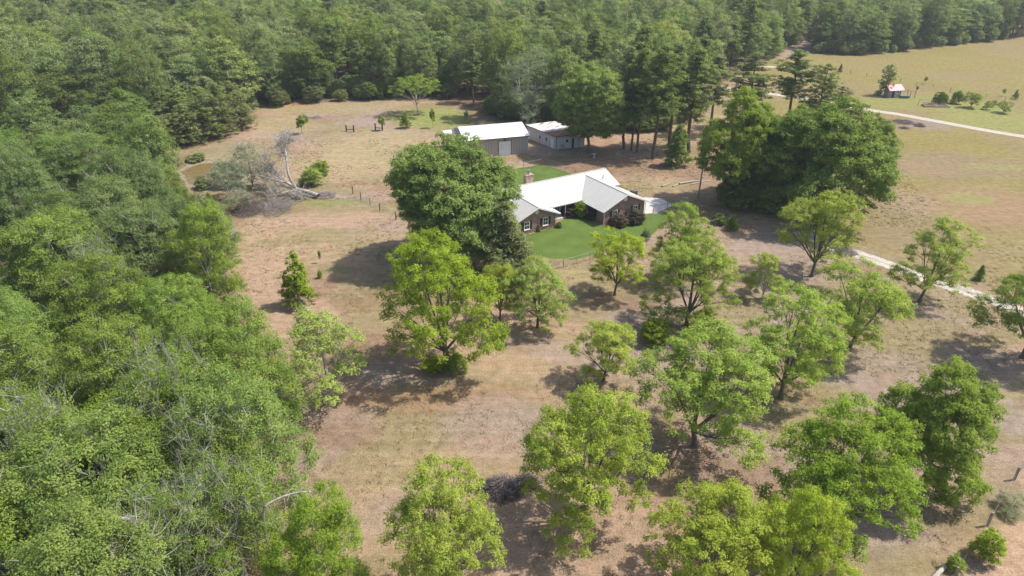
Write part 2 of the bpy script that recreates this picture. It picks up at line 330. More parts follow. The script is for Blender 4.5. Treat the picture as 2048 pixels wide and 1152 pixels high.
def sheet(name, poly, z, mat, kind='structure', label=None, cat=None, sub=0, jit=0.0, seed=3):
    rr = random.Random(seed); pts = []
    n = len(poly)
    for i in range(n):
        a, b = Vector(poly[i]), Vector(poly[(i+1) % n]); k = max(1, int((b-a).length/sub)) if sub else 1
        for j in range(k):
            p = a.lerp(b, j/k); pts.append((p.x+rr.uniform(-jit, jit), p.y+rr.uniform(-jit, jit), z))
    bm = bmesh.new(); vs = [bm.verts.new(p) for p in pts]; f = bm.faces.new(vs); f.normal_update()
    if f.normal.z < 0: f.normal_flip()
    bmesh.ops.triangulate(bm, faces=[f])
    me = bpy.data.meshes.new(name); bm.to_mesh(me); bm.free(); me.materials.append(mat)
    o = bpy.data.objects.new(name, me); COL.objects.link(o); return tag(o, label, cat, kind=kind)
def catmull(pts, k=8):
    out = []
    P_ = [pts[0]]+list(pts)+[pts[-1]]
    for i in range(1, len(P_)-2):
        p0, p1, p2, p3 = [np.array(P_[i+j], float) for j in (-1, 0, 1, 2)]
        for t in np.linspace(0, 1, k, endpoint=False):
            out.append(tuple(0.5*((2*p1)+(-p0+p2)*t+(2*p0-5*p1+4*p2-p3)*t*t+(-p0+3*p1-3*p2+p3)*t**3)))
    out.append(tuple(pts[-1])); return out
def ribbon(name, pts, wid, z, mat, label, cat, jit=0.12, seed=1, k=14):
    pts = catmull(pts, k); rr = random.Random(seed); vs, fs = [], []
    for i, p in enumerate(pts):
        a = Vector(pts[max(0, i-1)]); b = Vector(pts[min(len(pts)-1, i+1)]); d = (b-a).normalized(); nn = Vector((-d.y, d.x))
        for s_ in (-1, -0.33, 0.33, 1):
            q = Vector(p)+nn*s_*wid*0.5*(1+(rr.uniform(-jit, jit) if abs(s_) == 1 else 0)); vs.append((q.x, q.y, z))
    for i in range(len(pts)-1):
        for j in range(3): fs.append((4*i+j, 4*i+j+1, 4*i+j+5, 4*i+j+4))
    o = mesh_obj(name, vs, fs, mat); uv = o.data.uv_layers.new(name='uv')
    for p_ in o.data.polygons:
        for li in p_.loop_indices:
            vi = o.data.loops[li].vertex_index; uv.data[li].uv = ((-1, -0.33, 0.33, 1)[vi % 4], vi//4)
    return tag(o, label, cat, kind='structure')
def gravel_mat():
    m, n, l, b = new_mat('pale_gravel'); tc = n.new('ShaderNodeTexCoord')
    t = noise(n, l, 2.5, 8, tc.outputs['Object'], 0.75); r = ramp(n, [(0.3, (0.26, 0.22, 0.17)), (0.55, (0.46, 0.42, 0.37)), (0.75, (0.58, 0.55, 0.51))]); l.new(t.outputs['Fac'], r.inputs[0])
    uvn = n.new('ShaderNodeUVMap'); sp = n.new('ShaderNodeSeparateXYZ'); l.new(uvn.outputs[0], sp.inputs[0])
    ab = n.new('ShaderNodeMath'); ab.operation = 'ABSOLUTE'; l.new(sp.outputs[0], ab.inputs[0])
    rr = ramp(n, [(0.10, (1, 1, 1)), (0.26, (0, 0, 0)), (0.80, (0, 0, 0)), (1.0, (0.9, 0.9, 0.9))]); l.new(ab.outputs[0], rr.inputs[0])
    t2 = noise(n, l, 0.7, 4, tc.outputs['Object']); mm = n.new('ShaderNodeMath'); mm.operation = 'MULTIPLY'; l.new(rr.outputs[0], mm.inputs[0])
    r2 = ramp(n, [(0.35, (0.2, 0.2, 0.2)), (0.6, (0.95, 0.95, 0.95))]); l.new(t2.outputs['Fac'], r2.inputs[0]); l.new(r2.outputs[0], mm.inputs[1])
    c = mixc(n, l, mm.outputs[0], r.outputs[0], (0.27, 0.235, 0.14)); l.new(c, b.inputs['Base Color']); b.inputs['Roughness'].default_value = 1
    bp = n.new('ShaderNodeBump'); bp.inputs['Strength'].default_value = 0.5; l.new(t.outputs['Fac'], bp.inputs['Height']); l.new(bp.outputs[0], b.inputs['Normal'])
    return m
GRAV = gravel_mat()
ribbon('gravel_drive', P((1600, 462), (1660, 492), (1720, 510), (1760, 523), (1830, 550), (1900, 572), (1960, 592), (2048, 625), (2200, 690)), 2.7, 0.006, GRAV, 'pale gravel drive curving through the right side of the orchard', 'drive', seed=2)
ribbon('farm_track', P((1690, 212), (1745, 221), (1800, 229), (1860, 240), (1920, 251), (1980, 262), (2048, 273), (2160, 290)), 2.6, 0.006, GRAV, 'straight pale gravel track crossing the pasture below the red roofed hut', 'track', jit=.05, seed=3)
ribbon('farm_track', P((1440, 176), (1500, 181), (1545, 188), (1600, 196), (1690, 212)), 2.6, 0.006, GRAV, 'pale end of the farm track half hidden behind the two pines', 'track', jit=.05, seed=4)
ribbon('farm_track', P((1500, 130), (1530, 133), (1570, 135)), 3.0, 0.010, GRAV, 'short pale bare strip beside the opening of the woodland ride', 'track', jit=.1, seed=5)
def lawn_mat():
    m, n, l, b = new_mat('lawn_grass'); tc = n.new('ShaderNodeTexCoord')
    t = noise(n, l, 0.35, 6, tc.outputs['Object']); t2 = noise(n, l, 7, 6, tc.outputs['Object'], 0.8)
    r = ramp(n, [(0.3, (0.076, 0.118, 0.026)), (0.7, (0.112, 0.160, 0.038))]); l.new(t.outputs['Fac'], r.inputs[0])
    r2 = ramp(n, [(0.32, (0.62, 0.62, 0.62)), (0.68, (1.35, 1.35, 1.3))]); l.new(t2.outputs['Fac'], r2.inputs[0])
    l.new(mixc(n, l, 1, r.outputs[0], r2.outputs[0], 'MULTIPLY'), b.inputs['Base Color']); b.inputs['Roughness'].default_value = 1; b.inputs['Specular IOR Level'].default_value = 0.1
    bp = n.new('ShaderNodeBump'); bp.inputs['Strength'].default_value = 0.6; bp.inputs['Distance'].default_value = 0.08; l.new(t2.outputs['Fac'], bp.inputs['Height']); l.new(bp.outputs[0], b.inputs['Normal'])
    return m
LAWN = lawn_mat()
sheet('front_lawn', P((1000, 505), (1060, 508), (1100, 517), (1148, 520), (1205, 505), (1264, 486), (1296, 478), (1322, 452), (1352, 424), (1288, 429), (1210, 452), (1140, 430), (1090, 460), (1020, 478)), 0.006, LAWN, label='green mown lawn in front of the brick house', cat='lawn', sub=1.0, jit=0.06)
sheet('back_lawn', P((1089, 329), (1155, 352), (1190, 372), (1160, 395), (1060, 395), (960, 390), (930, 352), (985, 345), (1026, 338)), 0.006, LAWN, label='green fenced lawn behind the brick house', cat='lawn', sub=1.0, jit=0.06)
CONC = simple('concrete', (0.50, 0.465, 0.43), 0.9, var=0.12, scale=1.2, bump=0.1, dirt=(0.36, 0.32, 0.28))
mb = MB(); mb.prism(P((1284, 428), (1312, 427), (1347, 411), (1322, 397), (1290, 395), (1262, 405)), 0.0, 0.05)
tag(mb.build('concrete_pad', CONC), 'pale concrete parking pad at the right end of the brick house', 'driveway', kind='structure')
wm, n_, l_, b_ = new_mat('pond_water'); b_.inputs['Base Color'].default_value = (0.17, 0.12, 0.05, 1); b_.inputs['Roughness'].default_value = 0.12
tt = noise(n_, l_, 1.2, 3); bp = n_.new('ShaderNodeBump'); bp.inputs['Strength'].default_value = 0.12; l_.new(tt.outputs['Fac'], bp.inputs['Height']); l_.new(bp.outputs[0], b_.inputs['Normal'])
sheet('pond_bank', P((352, 345), (380, 326), (420, 320), (470, 319), (520, 326), (500, 352), (462, 376), (420, 385), (372, 376)), 0.004, simple('wet_clay', (0.22, 0.18, 0.11), 0.9, var=.25, scale=.8), label='bare clay bank around the pond', cat='bank', sub=1.5, jit=0.4)
sheet('pond', P((362, 345), (385, 332), (420, 326), (470, 324), (505, 330), (488, 350), (455, 368), (418, 376), (378, 368)), 0.010, wm, label='small brown pond left of the fallen tree', cat='pond', sub=1.5, jit=0.3)

# ------------------------------------------------------------------ tree builder
def unit(v): return v/np.maximum(np.linalg.norm(v, axis=-1, keepdims=True), 1e-9)
def kmeans(p, k, rng, it=6):
    c = p[rng.choice(len(p), min(k, len(p)), replace=False)].copy()
    for _ in range(it):
        a = ((p[:, None]-c[None])**2).sum(-1).argmin(1)
        for j in range(len(c)):
            if (a == j).any(): c[j] = p[a == j].mean(0)
    return a, c
class Tubes:
    def __init__(s): s.V = []; s.Q = []; s.n = 0
    def path(s, pts, radii, sides=5):
        pts = np.asarray(pts, float); k = len(pts)
        d = np.gradient(pts, axis=0); d = unit(d)
        ref = np.array((0.3, 0.9, 0.2)) if abs(d[0, 2]) > .7 else np.array((0, 0, 1.0))
        t = unit(np.cross(d, ref)); u = np.cross(d, t)
        a = np.arange(sides)*2*math.pi/sides
        ring = pts[:, None]+(t[:, None]*np.cos(a)[None, :, None]+u[:, None]*np.sin(a)[None, :, None])*np.asarray(radii)[:, None, None]
        s.V.append(ring.reshape(-1, 3))
        i = np.arange(k-1)[:, None]*sides; j = np.arange(sides)[None]; j2 = (j+1) % sides
        s.Q.append(np.stack([i+j, i+j2, i+sides+j2, i+sides+j], -1).reshape(-1, 4)+s.n); s.n += k*sides
    def data(s): return np.concatenate(s.V), np.concatenate(s.Q)
def bez(a, c, b, k): t = np.linspace(0, 1, k)[:, None]; return (1-t)**2*a+2*t*(1-t)*c+t*t*b
def leaves(rng, pts, nrm, L, W, tint):
    """one folded leaf-shaped quad per point"""
    n = len(pts)
    t = unit(np.cross(nrm, rng.normal(size=(n, 3)))); u = np.cross(nrm, t)
    l = L*rng.uniform(0.7, 1.3, (n, 1)); w_ = W*rng.uniform(0.7, 1.3, (n, 1))
    V = np.stack([pts-t*l*.5, pts+u*w_*.5+nrm*w_*.15+t*l*.08, pts+t*l*.5-nrm*l*.12, pts-u*w_*.5+nrm*w_*.15+t*l*.08], 1).reshape(-1, 3)
    return V, np.arange(4*n).reshape(n, 4), tint
def clump_leaves(rng, tips, crad, nper, L, W, flat=0.6, centre=None, up=0.5, size_var=0.35):
    T = len(tips); cs = crad*rng.uniform(1-size_var, 1+size_var, T)
    ctint = rng.uniform(0.1, 0.9, T)
    k = np.repeat(np.arange(T), np.maximum(4, (nper*(cs/crad)**2).astype(int)))
    n = len(k); d = unit(rng.normal(size=(n, 3))); d[:, 2] = np.where(d[:, 2] < -0.3, -d[:, 2]*.6, d[:, 2])
    r = rng.uniform(0.25, 1.0, (n, 1))**0.5*(0.8+0.45*np.sin(d[:, :1]*5+k[:, None])*np.cos(d[:, 1:2]*4+k[:, None]*2))
    off = d*r*cs[k][:, None]; off[:, 2] *= flat
    p = tips[k]+off
    outw = unit(p-centre) if centre is not None else d
    nrm = unit(d*0.55+outw*0.35+np.array((0, 0, up))+rng.normal(size=(n, 3))*0.38)
    tint = np.clip(ctint[k]+rng.normal(size=n)*0.22, 0, 1)
    return leaves(rng, p, nrm, L, W, tint)
def envelope_tips(rng, n, c, rad, mind, shell=0.55, lobes=7, lobe_amp=0.30, top_flat=1.0, gap=0.0, low=-0.75):
    ld = unit(rng.normal(size=(lobes, 3))+np.array((0, 0, .25))); la = rng.uniform(0.4, 1, lobes)
    gd = unit(rng.normal(size=(5, 3)))
    out = []
    for _ in range(n*14):
        d = rng.normal(size=3); d /= np.linalg.norm(d)
        if d[2] < low: continue
        f = 1-lobe_amp+lobe_amp*1.5*np.max(la*np.clip(ld@d, 0, 1)**3)
        if gap and np.max(gd@d) > 1-gap and rng.rand() < .8: continue
        r = rng.uniform(shell**3, 1)**(1/3.)
        z = d[2]*rad[2]*(top_flat if d[2] > 0 else 1)
        p = c+np.array((d[0]*rad[0], d[1]*rad[1], z))*r*f
        if p[2] < 0.5: continue
        if out and np.min(((np.array(out)-p)**2).sum(1)) < mind*mind: continue
        out.append(p)
        if len(out) >= n: break
    return np.array(out)
def multi_tips(rng, n, H, Rr, z0, nsub, mind, shell=.5, spread=.62, subr=(.34, .52)):
    """tips on a crown made of several separate rounded masses carried by the limbs"""
    cs = []; h = H-z0
    for i in range(nsub):
        a = 6.283*i/nsub*2.4+rng.uniform(-.4, .4); t = (i+.5)/nsub
        zf = .13+.70*t+rng.uniform(-.08, .08); rr_ = spread*(1-.75*max(0, zf-.35)**1.1)*rng.uniform(.75, 1.1)
        sr = rng.uniform(*subr); cs.append((math.cos(a)*rr_*Rr, math.sin(a)*rr_*Rr, z0+zf*h, sr*Rr, sr*h*rng.uniform(.40, .60)))
    cs.append((rng.normal()*.1*Rr, rng.normal()*.1*Rr, z0+.80*h, .40*Rr, .24*h)); cs = np.array(cs)
    vol = cs[:, 3]**2*cs[:, 4]; vol /= vol.sum(); out = []
    for _ in range(n*12):
        c = cs[rng.choice(len(cs), p=vol)]; d = unit(rng.normal(size=3))
        if d[2] < -.6: continue
        p = c[:3]+d*np.array((c[3], c[3], c[4]))*rng.uniform(shell, 1)**(1/2.)
        q = (((p-cs[:, :3])/cs[:, [3, 3, 4]])**2).sum(1)
        if q.min() < .28 or p[2] < .4: continue
        if out and np.min(((np.array(out)-p)**2).sum(1)) < mind*mind: continue
        out.append(p)
        if len(out) >= n: break
    return np.array(out)
def fit(tp, H, Rr, crad):
    tp[:, :2] -= (np.percentile(tp[:, :2], 96, axis=0)+np.percentile(tp[:, :2], 4, axis=0))/2
    r = np.percentile(np.hypot(tp[:, 0], tp[:, 1]), 97); tp[:, :2] *= (Rr-crad*.35)/r
    t = np.percentile(tp[:, 2], 99); z0 = tp[:, 2].min(); tp[:, 2] = z0+(tp[:, 2]-z0)*(H-crad*.3-z0)/(t-z0); return tp
def skeleton(rng, tips, H, fork, r0, nl=6, ns=5, twig=0.02, wob=0.25, leader=0.8, multi=False):
    T = Tubes(); top = np.array((tips[:, 0].mean()*.6, tips[:, 1].mean()*.6, H*leader))
    fk = np.array((rng.normal()*.15, rng.normal()*.15, fork))
    n = 7; ax = np.concatenate([bez(np.zeros(3), np.array((0, 0, fork*.5)), fk, 4), bez(fk, (fk+top)/2+rng.normal(size=3)*wob*1.5, top, n)[1:]])
    zz = ax[:, 2]/H; rad = r0*np.clip(1-zz*1.12, 0.05, 1)**0.9; rad[0] *= 1.35
    T.path(ax, rad, 8)
    lim, lc = kmeans(tips-fk, nl, rng)
    for i in range(len(lc)):
        tp = tips[lim == i]
        if not len(tp): continue
        cen = tp.mean(0); hs = fork+max(0, cen[2]-fork)*(0.08 if multi else rng.uniform(0.15, 0.5))
        j = np.argmin(abs(ax[:, 2]-hs)); st = ax[j]; en = st+(cen-st)*0.9
        ctl = st+(en-st)*0.5+np.array((0, 0, -0.08*np.linalg.norm(en-st)))+rng.normal(size=3)*wob
        lp = bez(st, ctl, en, 8); lr = np.linspace(r0*(.55 if multi else .42), r0*.14, 8); T.path(lp, lr, 6)
        sa, sc = kmeans(tp, min(ns, len(tp)), rng)
        for s_ in range(len(sc)):
            tq = tp[sa == s_]
            if not len(tq): continue
            c2 = tq.mean(0); q = int(rng.randint(3, 8)); s0 = lp[q]
            bp_ = bez(s0, (s0+c2)/2+rng.normal(size=3)*wob*.7, s0+(c2-s0)*.92, 5); T.path(bp_, np.linspace(lr[q]*.6, r0*.07, 5), 4)
            for t_ in tq:
                q2 = int(rng.randint(2, 5)); a = bp_[q2]
                T.path(bez(a, (a+t_)/2+rng.normal(size=3)*.12+np.array((0, 0, .1)), t_, 4), [r0*.06, r0*.045, r0*.03, twig*.5], 3)
    return T
PROTO = {}
def store(key, T, LV, bark, leaf):
    tv, tq = T.data(); v, q, t = LV
    PROTO[key] = (np_mesh('trunk', tv, tq, [M[bark]]), np_mesh('crown', v, q, [M[leaf]], tint=t), (tv, tq, v, q, t))
def twigs(rng, T, tips, n, L, r=0.012):
    """fine bare twigs standing out of the tips"""
    for i in rng.choice(len(tips), min(n, len(tips)), replace=False):
        for _ in range(6):
            d = unit(rng.normal(size=3)+np.array((0, 0, .7)))
            a = tips[i]; b = a+d*L*rng.uniform(.5, 1.1); T.path([a, (a+b)/2+rng.normal(size=3)*.1, b], [r*1.6, r, r*.5], 3)
def broadleaf(key, seed, H, Rr, crown0, fork, tips, nper, L, W, crad, bark, leaf, shell=.5, lobes=8, amp=.32, multi=False, gap=0.0, flat=.6, nl=7, bare=0, r0=None, mind=None, up=.5, low=-.75, sub=0, subr=(.34, .52), spread=.62):
    rng = np.random.RandomState(seed)
    cz = (H+crown0)/2; c = np.array((0, 0, cz)); rad = np.array((Rr, Rr*.95, (H-crown0)/2))
    if sub: tp = multi_tips(rng, tips, H, Rr, crown0, sub, mind or crad*.55, shell, spread, subr)
    else: tp = envelope_tips(rng, tips, c, rad, mind or crad*.62, shell, lobes, amp, gap=gap, low=low)
    tp = fit(tp, H, Rr, crad)
    T = skeleton(rng, tp, H, fork, r0 or H*.021, nl=nl, ns=6, multi=multi)
    if bare: twigs(rng, T, tp, bare, 1.5)
    LV = clump_leaves(rng, tp, crad, nper, L, W, flat, c-np.array((0, 0, rad[2]*.5)), up)
    store(key, T, LV, bark, leaf)
# nominal trees are 10 m tall and 10 m wide; placed copies are scaled
for i in range(5):
    broadleaf('pecan%d' % i, 100+i*7, 10, 5.0, (1.0, 1.4, .8, 1.6, 1.1)[i], 1.7, 250, 125, .175, .095, .68, 'bark', 'pecan', shell=.35, lobes=10, amp=.36, multi=True, gap=.10, flat=.72, up=.55, sub=(8, 7, 9, 6, 8)[i])
for i in range(2):
    broadleaf('pecanbig%d' % i, 300+i*9, 10, 5.0, .7, 1.5, 400, 125, .14, .078, .55, 'bark', 'pecan', shell=.3, lobes=12, amp=.34, multi=True, gap=.08, flat=.72, up=.55, sub=11+i, subr=(.28, .44))
for i in range(2):
    broadleaf('sparse%d' % i, 340+i*9, 10, 4.6, .7, 1.6, 230, 52, .25, .12, .70, 'palebark', 'pecan_pale', shell=.2, lobes=10, amp=.45, multi=True, gap=.16, flat=.55, bare=40, sub=8, subr=(.28, .42))
broadleaf('oak0', 401, 10, 5.0, 0.7, 1.8, 900, 200, .135, .09, .56, 'bark', 'oak', shell=.6, lobes=16, amp=.42, flat=.8, low=-.9)
broadleaf('oak1', 402, 10, 5.0, 0.3, 1.8, 560, 170, .15, .095, .62, 'bark', 'oak', shell=.5, lobes=9, amp=.32, flat=.7, gap=.05, sub=12, subr=(.32, .46), spread=.66)
for i in range(4):
    broadleaf('near%d' % i, 500+i*3, 10, 4.2, .8, 2.2, (620, 400, 560, 260)[i], (165, 165, 165, 85)[i], .112, .066, .58, 'palebark', 'woodnear', shell=(.68 if i in (0, 2) else .5 if i < 3 else .3), lobes=13, amp=.42, flat=.85, gap=.05, bare=(70 if i == 3 else 8), sub=(0, 11, 0, 12)[i], subr=(.32, .46), spread=.66)
for i in range(5):
    broadleaf('wood%d' % i, 600+i*5, 10, 3.5, (.6, 1.4, .3, 1.8, .9)[i], 2.5, 210, 66, .19, .12, .64, 'bark', 'wood', shell=.5, lobes=9, amp=.34, flat=.95, low=-.85, sub=(0, 8, 0, 7, 0)[i], subr=(.36, .52))
broadleaf('wispy', 710, 10, 4.6, .4, .8, 170, 26, .55, .07, .8, 'deadwood', 'grey', shell=.2, lobes=9, multi=True, flat=.9, bare=150, sub=7, r0=.14)
broadleaf('bare0', 715, 10, 4.2, 2.2, 2.0, 300, 46, .13, .07, .6, 'palebark', 'woodnear', shell=.3, lobes=9, multi=True, flat=.9, bare=95, sub=8, r0=.2)
broadleaf('mimosa', 700, 10, 7.5, 4.2, 2.6, 230, 70, .25, .12, .75, 'palebark', 'pecan_deep', shell=.3, lobes=9, amp=.25, multi=True, flat=.5, low=-.5)
broadleaf('bush0', 720, 10, 5.4, -4.0, .3, 210, 80, .50, .30, 1.1, 'bark', 'oak', shell=.5, lobes=8, amp=.25, multi=True, flat=.8, low=-.3, r0=.2)
broadleaf('bush1', 721, 10, 5.4, -4.0, .3, 150, 55, .50, .26, 1.1, 'bark', 'pecan', shell=.3, lobes=9, amp=.4, multi=True, flat=.8, low=-.3, r0=.2)
broadleaf('sapling', 730, 10, 2.6, 2.6, 2.6, 60, 55, .55, .30, .9, 'bark', 'pecan', shell=.2, lobes=6, amp=.35, flat=.9, r0=.12)
def pine(key, seed, H, Rr, base, leaf='pine', lvls=13, per=6, taper=.75, nper=42, r0=.17, NL=.42):
    rng = np.random.RandomState(seed); T = Tubes()
    ax = np.stack([np.cumsum(rng.normal(size=9)*.06), np.cumsum(rng.normal(size=9)*.06), np.linspace(0, H, 9)], 1); ax[0, :2] = 0
    T.path(ax, r0*np.linspace(1, .15, 9), 7); tips = []
    for k in range(lvls):
        f = (k+rng.uniform(-.3, .3))/(lvls-1); f = min(max(f, 0), 1); z = base+(H*.985-base)*f
        prof = (math.sin(math.pi*min(1, .28+f*.72))**taper)
        cx = np.array([np.interp(z, ax[:, 2], ax[:, 0]), np.interp(z, ax[:, 2], ax[:, 1]), z])
        for j in range(per+rng.randint(-1, 2)):
            a = rng.uniform(0, 6.28); ln = Rr*prof*rng.uniform(.45, 1.12)
            if rng.rand() < .12: continue
            e = cx+np.array((math.cos(a)*ln, math.sin(a)*ln, ln*rng.uniform(-.05, .42)))
            bp_ = bez(cx, (cx+e)/2+np.array((0, 0, -.12*ln)), e, 5); T.path(bp_, np.linspace(r0*.25, .02, 5), 4)
            m = max(2, int(ln/.42))
            for t in np.linspace(.38, 1, m):
                q = bp_[0]*(1-t)**2+2*t*(1-t)*((cx+e)/2+np.array((0, 0, -.12*ln)))+t*t*e
                tips.append(q+rng.normal(size=3)*.16*ln*.6)
    tips = np.array(tips)
    LV = clump_leaves(rng, tips, .42, nper, NL*.55, .075, .7, None, .45)
    store(key, T, LV, 'pinebark', leaf)
for i in range(3): pine('pine%d' % i, 800+i, 10, (2.0, 1.7, 2.3)[i], (4.0, 3.6, 3.4)[i], lvls=15, per=7, nper=52)
pine('pinefull', 820, 10, 3.2, 1.8, lvls=15, per=7, taper=.6)
for i in range(2): pine('scrub%d' % i, 830+i, 10, 3.4, .8, 'scrubpine', lvls=17, per=8, taper=.6, nper=46)
def cone(key, seed, H, Rr, base, leaf, n, nper, L, W, crad, pw=.8):
    rng = np.random.RandomState(seed); T = Tubes()
    T.path(np.stack([np.zeros(6), np.zeros(6), np.linspace(0, H*.97, 6)], 1), np.linspace(.16, .02, 6), 6); tips = []
    for _ in range(n):
        f = rng.beta(1.1, 1.5); z = base+(H-base)*f; a = rng.uniform(0, 6.28)
        r = Rr*(1-f)**pw*rng.uniform(.55, 1.0)*(.85+.25*math.sin(3*a+f*9)); e = np.array((math.cos(a)*r, math.sin(a)*r, z)); tips.append(e)
        if rng.rand() < .4: T.path([(0, 0, max(.2, z-r*.4)), e*np.array((.6, .6, 1))-np.array((0, 0, r*.2)), e], [.05, .03, .012], 3)
    LV = clump_leaves(rng, np.array(tips), crad, nper, L, W, .9, np.array((0, 0, H*.3)), .4); store(key, T, LV, 'bark', leaf)
cone('cedar', 900, 10, 3.4, .3, 'cedar', 420, 60, .24, .075, .55)
cone('young', 901, 10, 3.3, .9, 'pecan_deep', 150, 48, .36, .18, .62, .6)
cone('juniper', 902, 10, 4.6, .1, 'oak', 240, 60, .42, .16, .8, .55)

_over = {}
def crown_with(key, matkey):
    k = (key, matkey)
    if k not in _over:
        me = PROTO[key][1].copy(); me.materials[0] = M[matkey]; _over[k] = me
    return _over[k]
def put_tree(name, key, X, Y, H, Rr, label, cat, group=None, mat=None, rot=None, lean=(0, 0), nomR=5.0, rng=random.Random(5)):
    e = empty(name, (X, Y, 0), 0, label, cat, group)
    e.rotation_euler = (lean[1], lean[0], rng.uniform(0, 6.28) if rot is None else rot)
    e.rotation_mode = 'XYZ'
    e.scale = (Rr/nomR, Rr/nomR, H/10)
    for nm, me in (('trunk', PROTO[key][0]), ('crown', crown_with(key, mat) if mat else PROTO[key][1])):
        o = bpy.data.objects.new(nm, me); COL.objects.link(o); o.parent = e
    return e
NOM = {'near': 4.2, 'bare': 4.2, 'wood': 3.5, 'mimosa': 7.5, 'bush': 5.4, 'sapling': 2.6, 'cedar': 3.4, 'young': 3.3, 'juniper': 4.6, 'pinefull': 3.2, 'scrub': 3.4, 'pine0': 2.0, 'pine1': 1.7, 'pine2': 2.3, 'sparse': 4.6, 'wispy': 4.6}
def nomr(key):
    if key in NOM: return NOM[key]
    k = key.rstrip('0123456789'); return NOM.get(k, 5.0)
def tree_px(name, key, bx, by, top, wpx, label, cat, group=None, mat=None, rot=None, lean=(0, 0), cx=None):
    """survey pixels of the foot, the crown top and the crown width; all become metres"""
    X, Y = g(bx, by); H = top_z(Y, top)
    Rr = wpx*.5*depth(X, Y, H*.6)/FPX
    H = top_z(Y+Rr*.35, top)
    return put_tree(name, key, X, Y, H, Rr, label, cat, group, mat, rot, lean, nomr(key))

# ------------------------------------------------------------------ orchard
OG = 'pecan trees of the orchard'
orch = [
 ('pecanbig0', None, 893, 738, 452, 262, 'tallest pecan, alone left of centre with leafy suckers round its foot'),
 ('pecan1', None, 1000, 640, 520, 104, 'bright green pecan crowding the right shoulder of the tallest pecan, below the cedar'),
 ('pecan2', 'pecan_pale', 1075, 655, 512, 150, 'soft light green pecan with thin bare trunk, between the tall pecan and the lawn'),
 ('pecan3', None, 1229, 590, 452, 122, 'small round pecan with a clean trunk just below the front lawn'),
 ('sparse0', None, 660, 808, 606, 178, 'thin pale yellow-green pecan on the left, nearest the woods'),
 ('pecan4', 'pecan_yellow', 1207, 762, 636, 142, 'low olive-yellow pecan on a short trunk in the middle of the orchard'),
 ('pecan0', None, 1356, 562, 402, 132, 'yellow-green pecan just right of the lawn, rising over the driveway pad'),
 ('pecanbig1', None, 1372, 652, 462, 200, 'broad bright pecan right below the yellow-green one beside the lawn'),
 ('sparse1', 'pecan_yellow', 1525, 596, 503, 92, 'smallest pecan, thin and yellow, between the two bigger ones'),
 ('pecan1', None, 1623, 553, 378, 168, 'round pecan standing alone in front of the dark oak, by the drive'),
 ('pecan2', 'pecan_pale', 1838, 605, 436, 142, 'leaning pecan growing at the edge of the gravel drive'),
 ('pecan3', None, 1697, 702, 520, 196, 'pecan with dark forked trunk between drive and the pale patch of earth'),
 ('pecanbig0', 'pecan_pale', 1560, 796, 572, 210, 'wide airy pecan in the centre right of the orchard'),
 ('pecanbig1', 'pecan_pale', 1388, 893, 640, 296, 'wide pale pecan with dark twin trunks, near the orchard centre'),
 ('pecanbig0', None, 1170, 1040, 745, 290, 'big fresh green pecan with forked trunk beside the dark brush pile'),
 ('pecanbig1', 'pecan_deep', 1652, 1095, 800, 335, 'broad deep green pecan low on the right, its trunk forked near the ground'),
 ('oak1', 'pecan_deep', 1832, 985, 722, 240, 'densest dark green tree of the orchard, near the right fence'),
 ('pecanbig0', 'pecan_deep', 2044, 716, 492, 220, 'dark green pecan cut by the right edge, casting a long shadow'),
 ('pecanbig1', 'pecan_yellow', 1400, 1200, 948, 300, 'yellow-green pecan cut by the bottom edge, right of centre'),
 ('pecanbig0', 'pecan_yellow', 1568, 1215, 950, 215, 'golden green pecan at the bottom edge under the deep green one'),
 ('pecanbig1', 'pecan_yellow', 900, 1222, 920, 275, 'lime green pecan at the bottom edge, left of the brush pile'),
 ('near1', 'pecan_deep', 655, 1235, 975, 235, 'bushy green tree at the bottom edge between woods and lime pecan'),
]
ors = random.Random(11)
for i, (k, m_, bx, by, tp, wd, lb) in enumerate(orch):
    tree_px('pecan_tree' if 'pecan' in lb else 'orchard_tree', k, bx, by, tp, wd*1.0, lb, 'tree', OG if 'pecan' in lb else None, m_, rot=ors.uniform(0, 6.28), lean=((.16, 0) if 'leaning' in lb else (0, 0)))
tree_px('young_tree', 'young', 599, 610, 498, 80, 'small dark conical young tree alone on the bare meadow', 'tree')
tree_px('oak_tree', 'oak0', 914, 518, 276, 264, 'huge dense dark green oak hiding the left end of the brick house', 'tree')
tree_px('cedar_tree', 'cedar', 1010, 560, 396, 160, 'olive conical cedar between the big oak and the front lawn', 'tree')
tree_px('elm_tree', 'oak0', 1178, 305, 130, 152, 'tall round light green tree hiding the right end of the old metal shed', 'tree', mat='woodnear')
tree_px('woodland_tree', 'near3', 1056, 250, 92, 135, 'grey-green feathery tree right behind the barn roof', 'tree', mat='grey')
tree_px('mimosa_tree', 'mimosa', 836, 229, 148, 104, 'flat topped spreading tree on a pale forked trunk at the meadow back', 'tree')
tree_px('woodland_tree', 'oak1', 1460, 404, 180, 164, 'light green tree behind the utility pole', 'tree', mat='pecan_deep')
tree_px('oak_tree', 'oak1', 1632, 436, 196, 275, 'massive broad green oak beside the pasture, right of the utility pole', 'tree')
tree_px('oak_tree', 'oak1', 1512, 392, 228, 130, 'green tree between the pole tree and its right neighbour', 'tree', mat='woodmid')
tree_px('oak_tree', 'oak1', 1562, 408, 215, 160, 'green tree squeezed between utility pole tree and the massive oak', 'tree', mat='oak')
tree_px('oak_tree', 'oak0', 1718, 400, 232, 95, 'drooping outer oak at the pasture edge', 'tree')
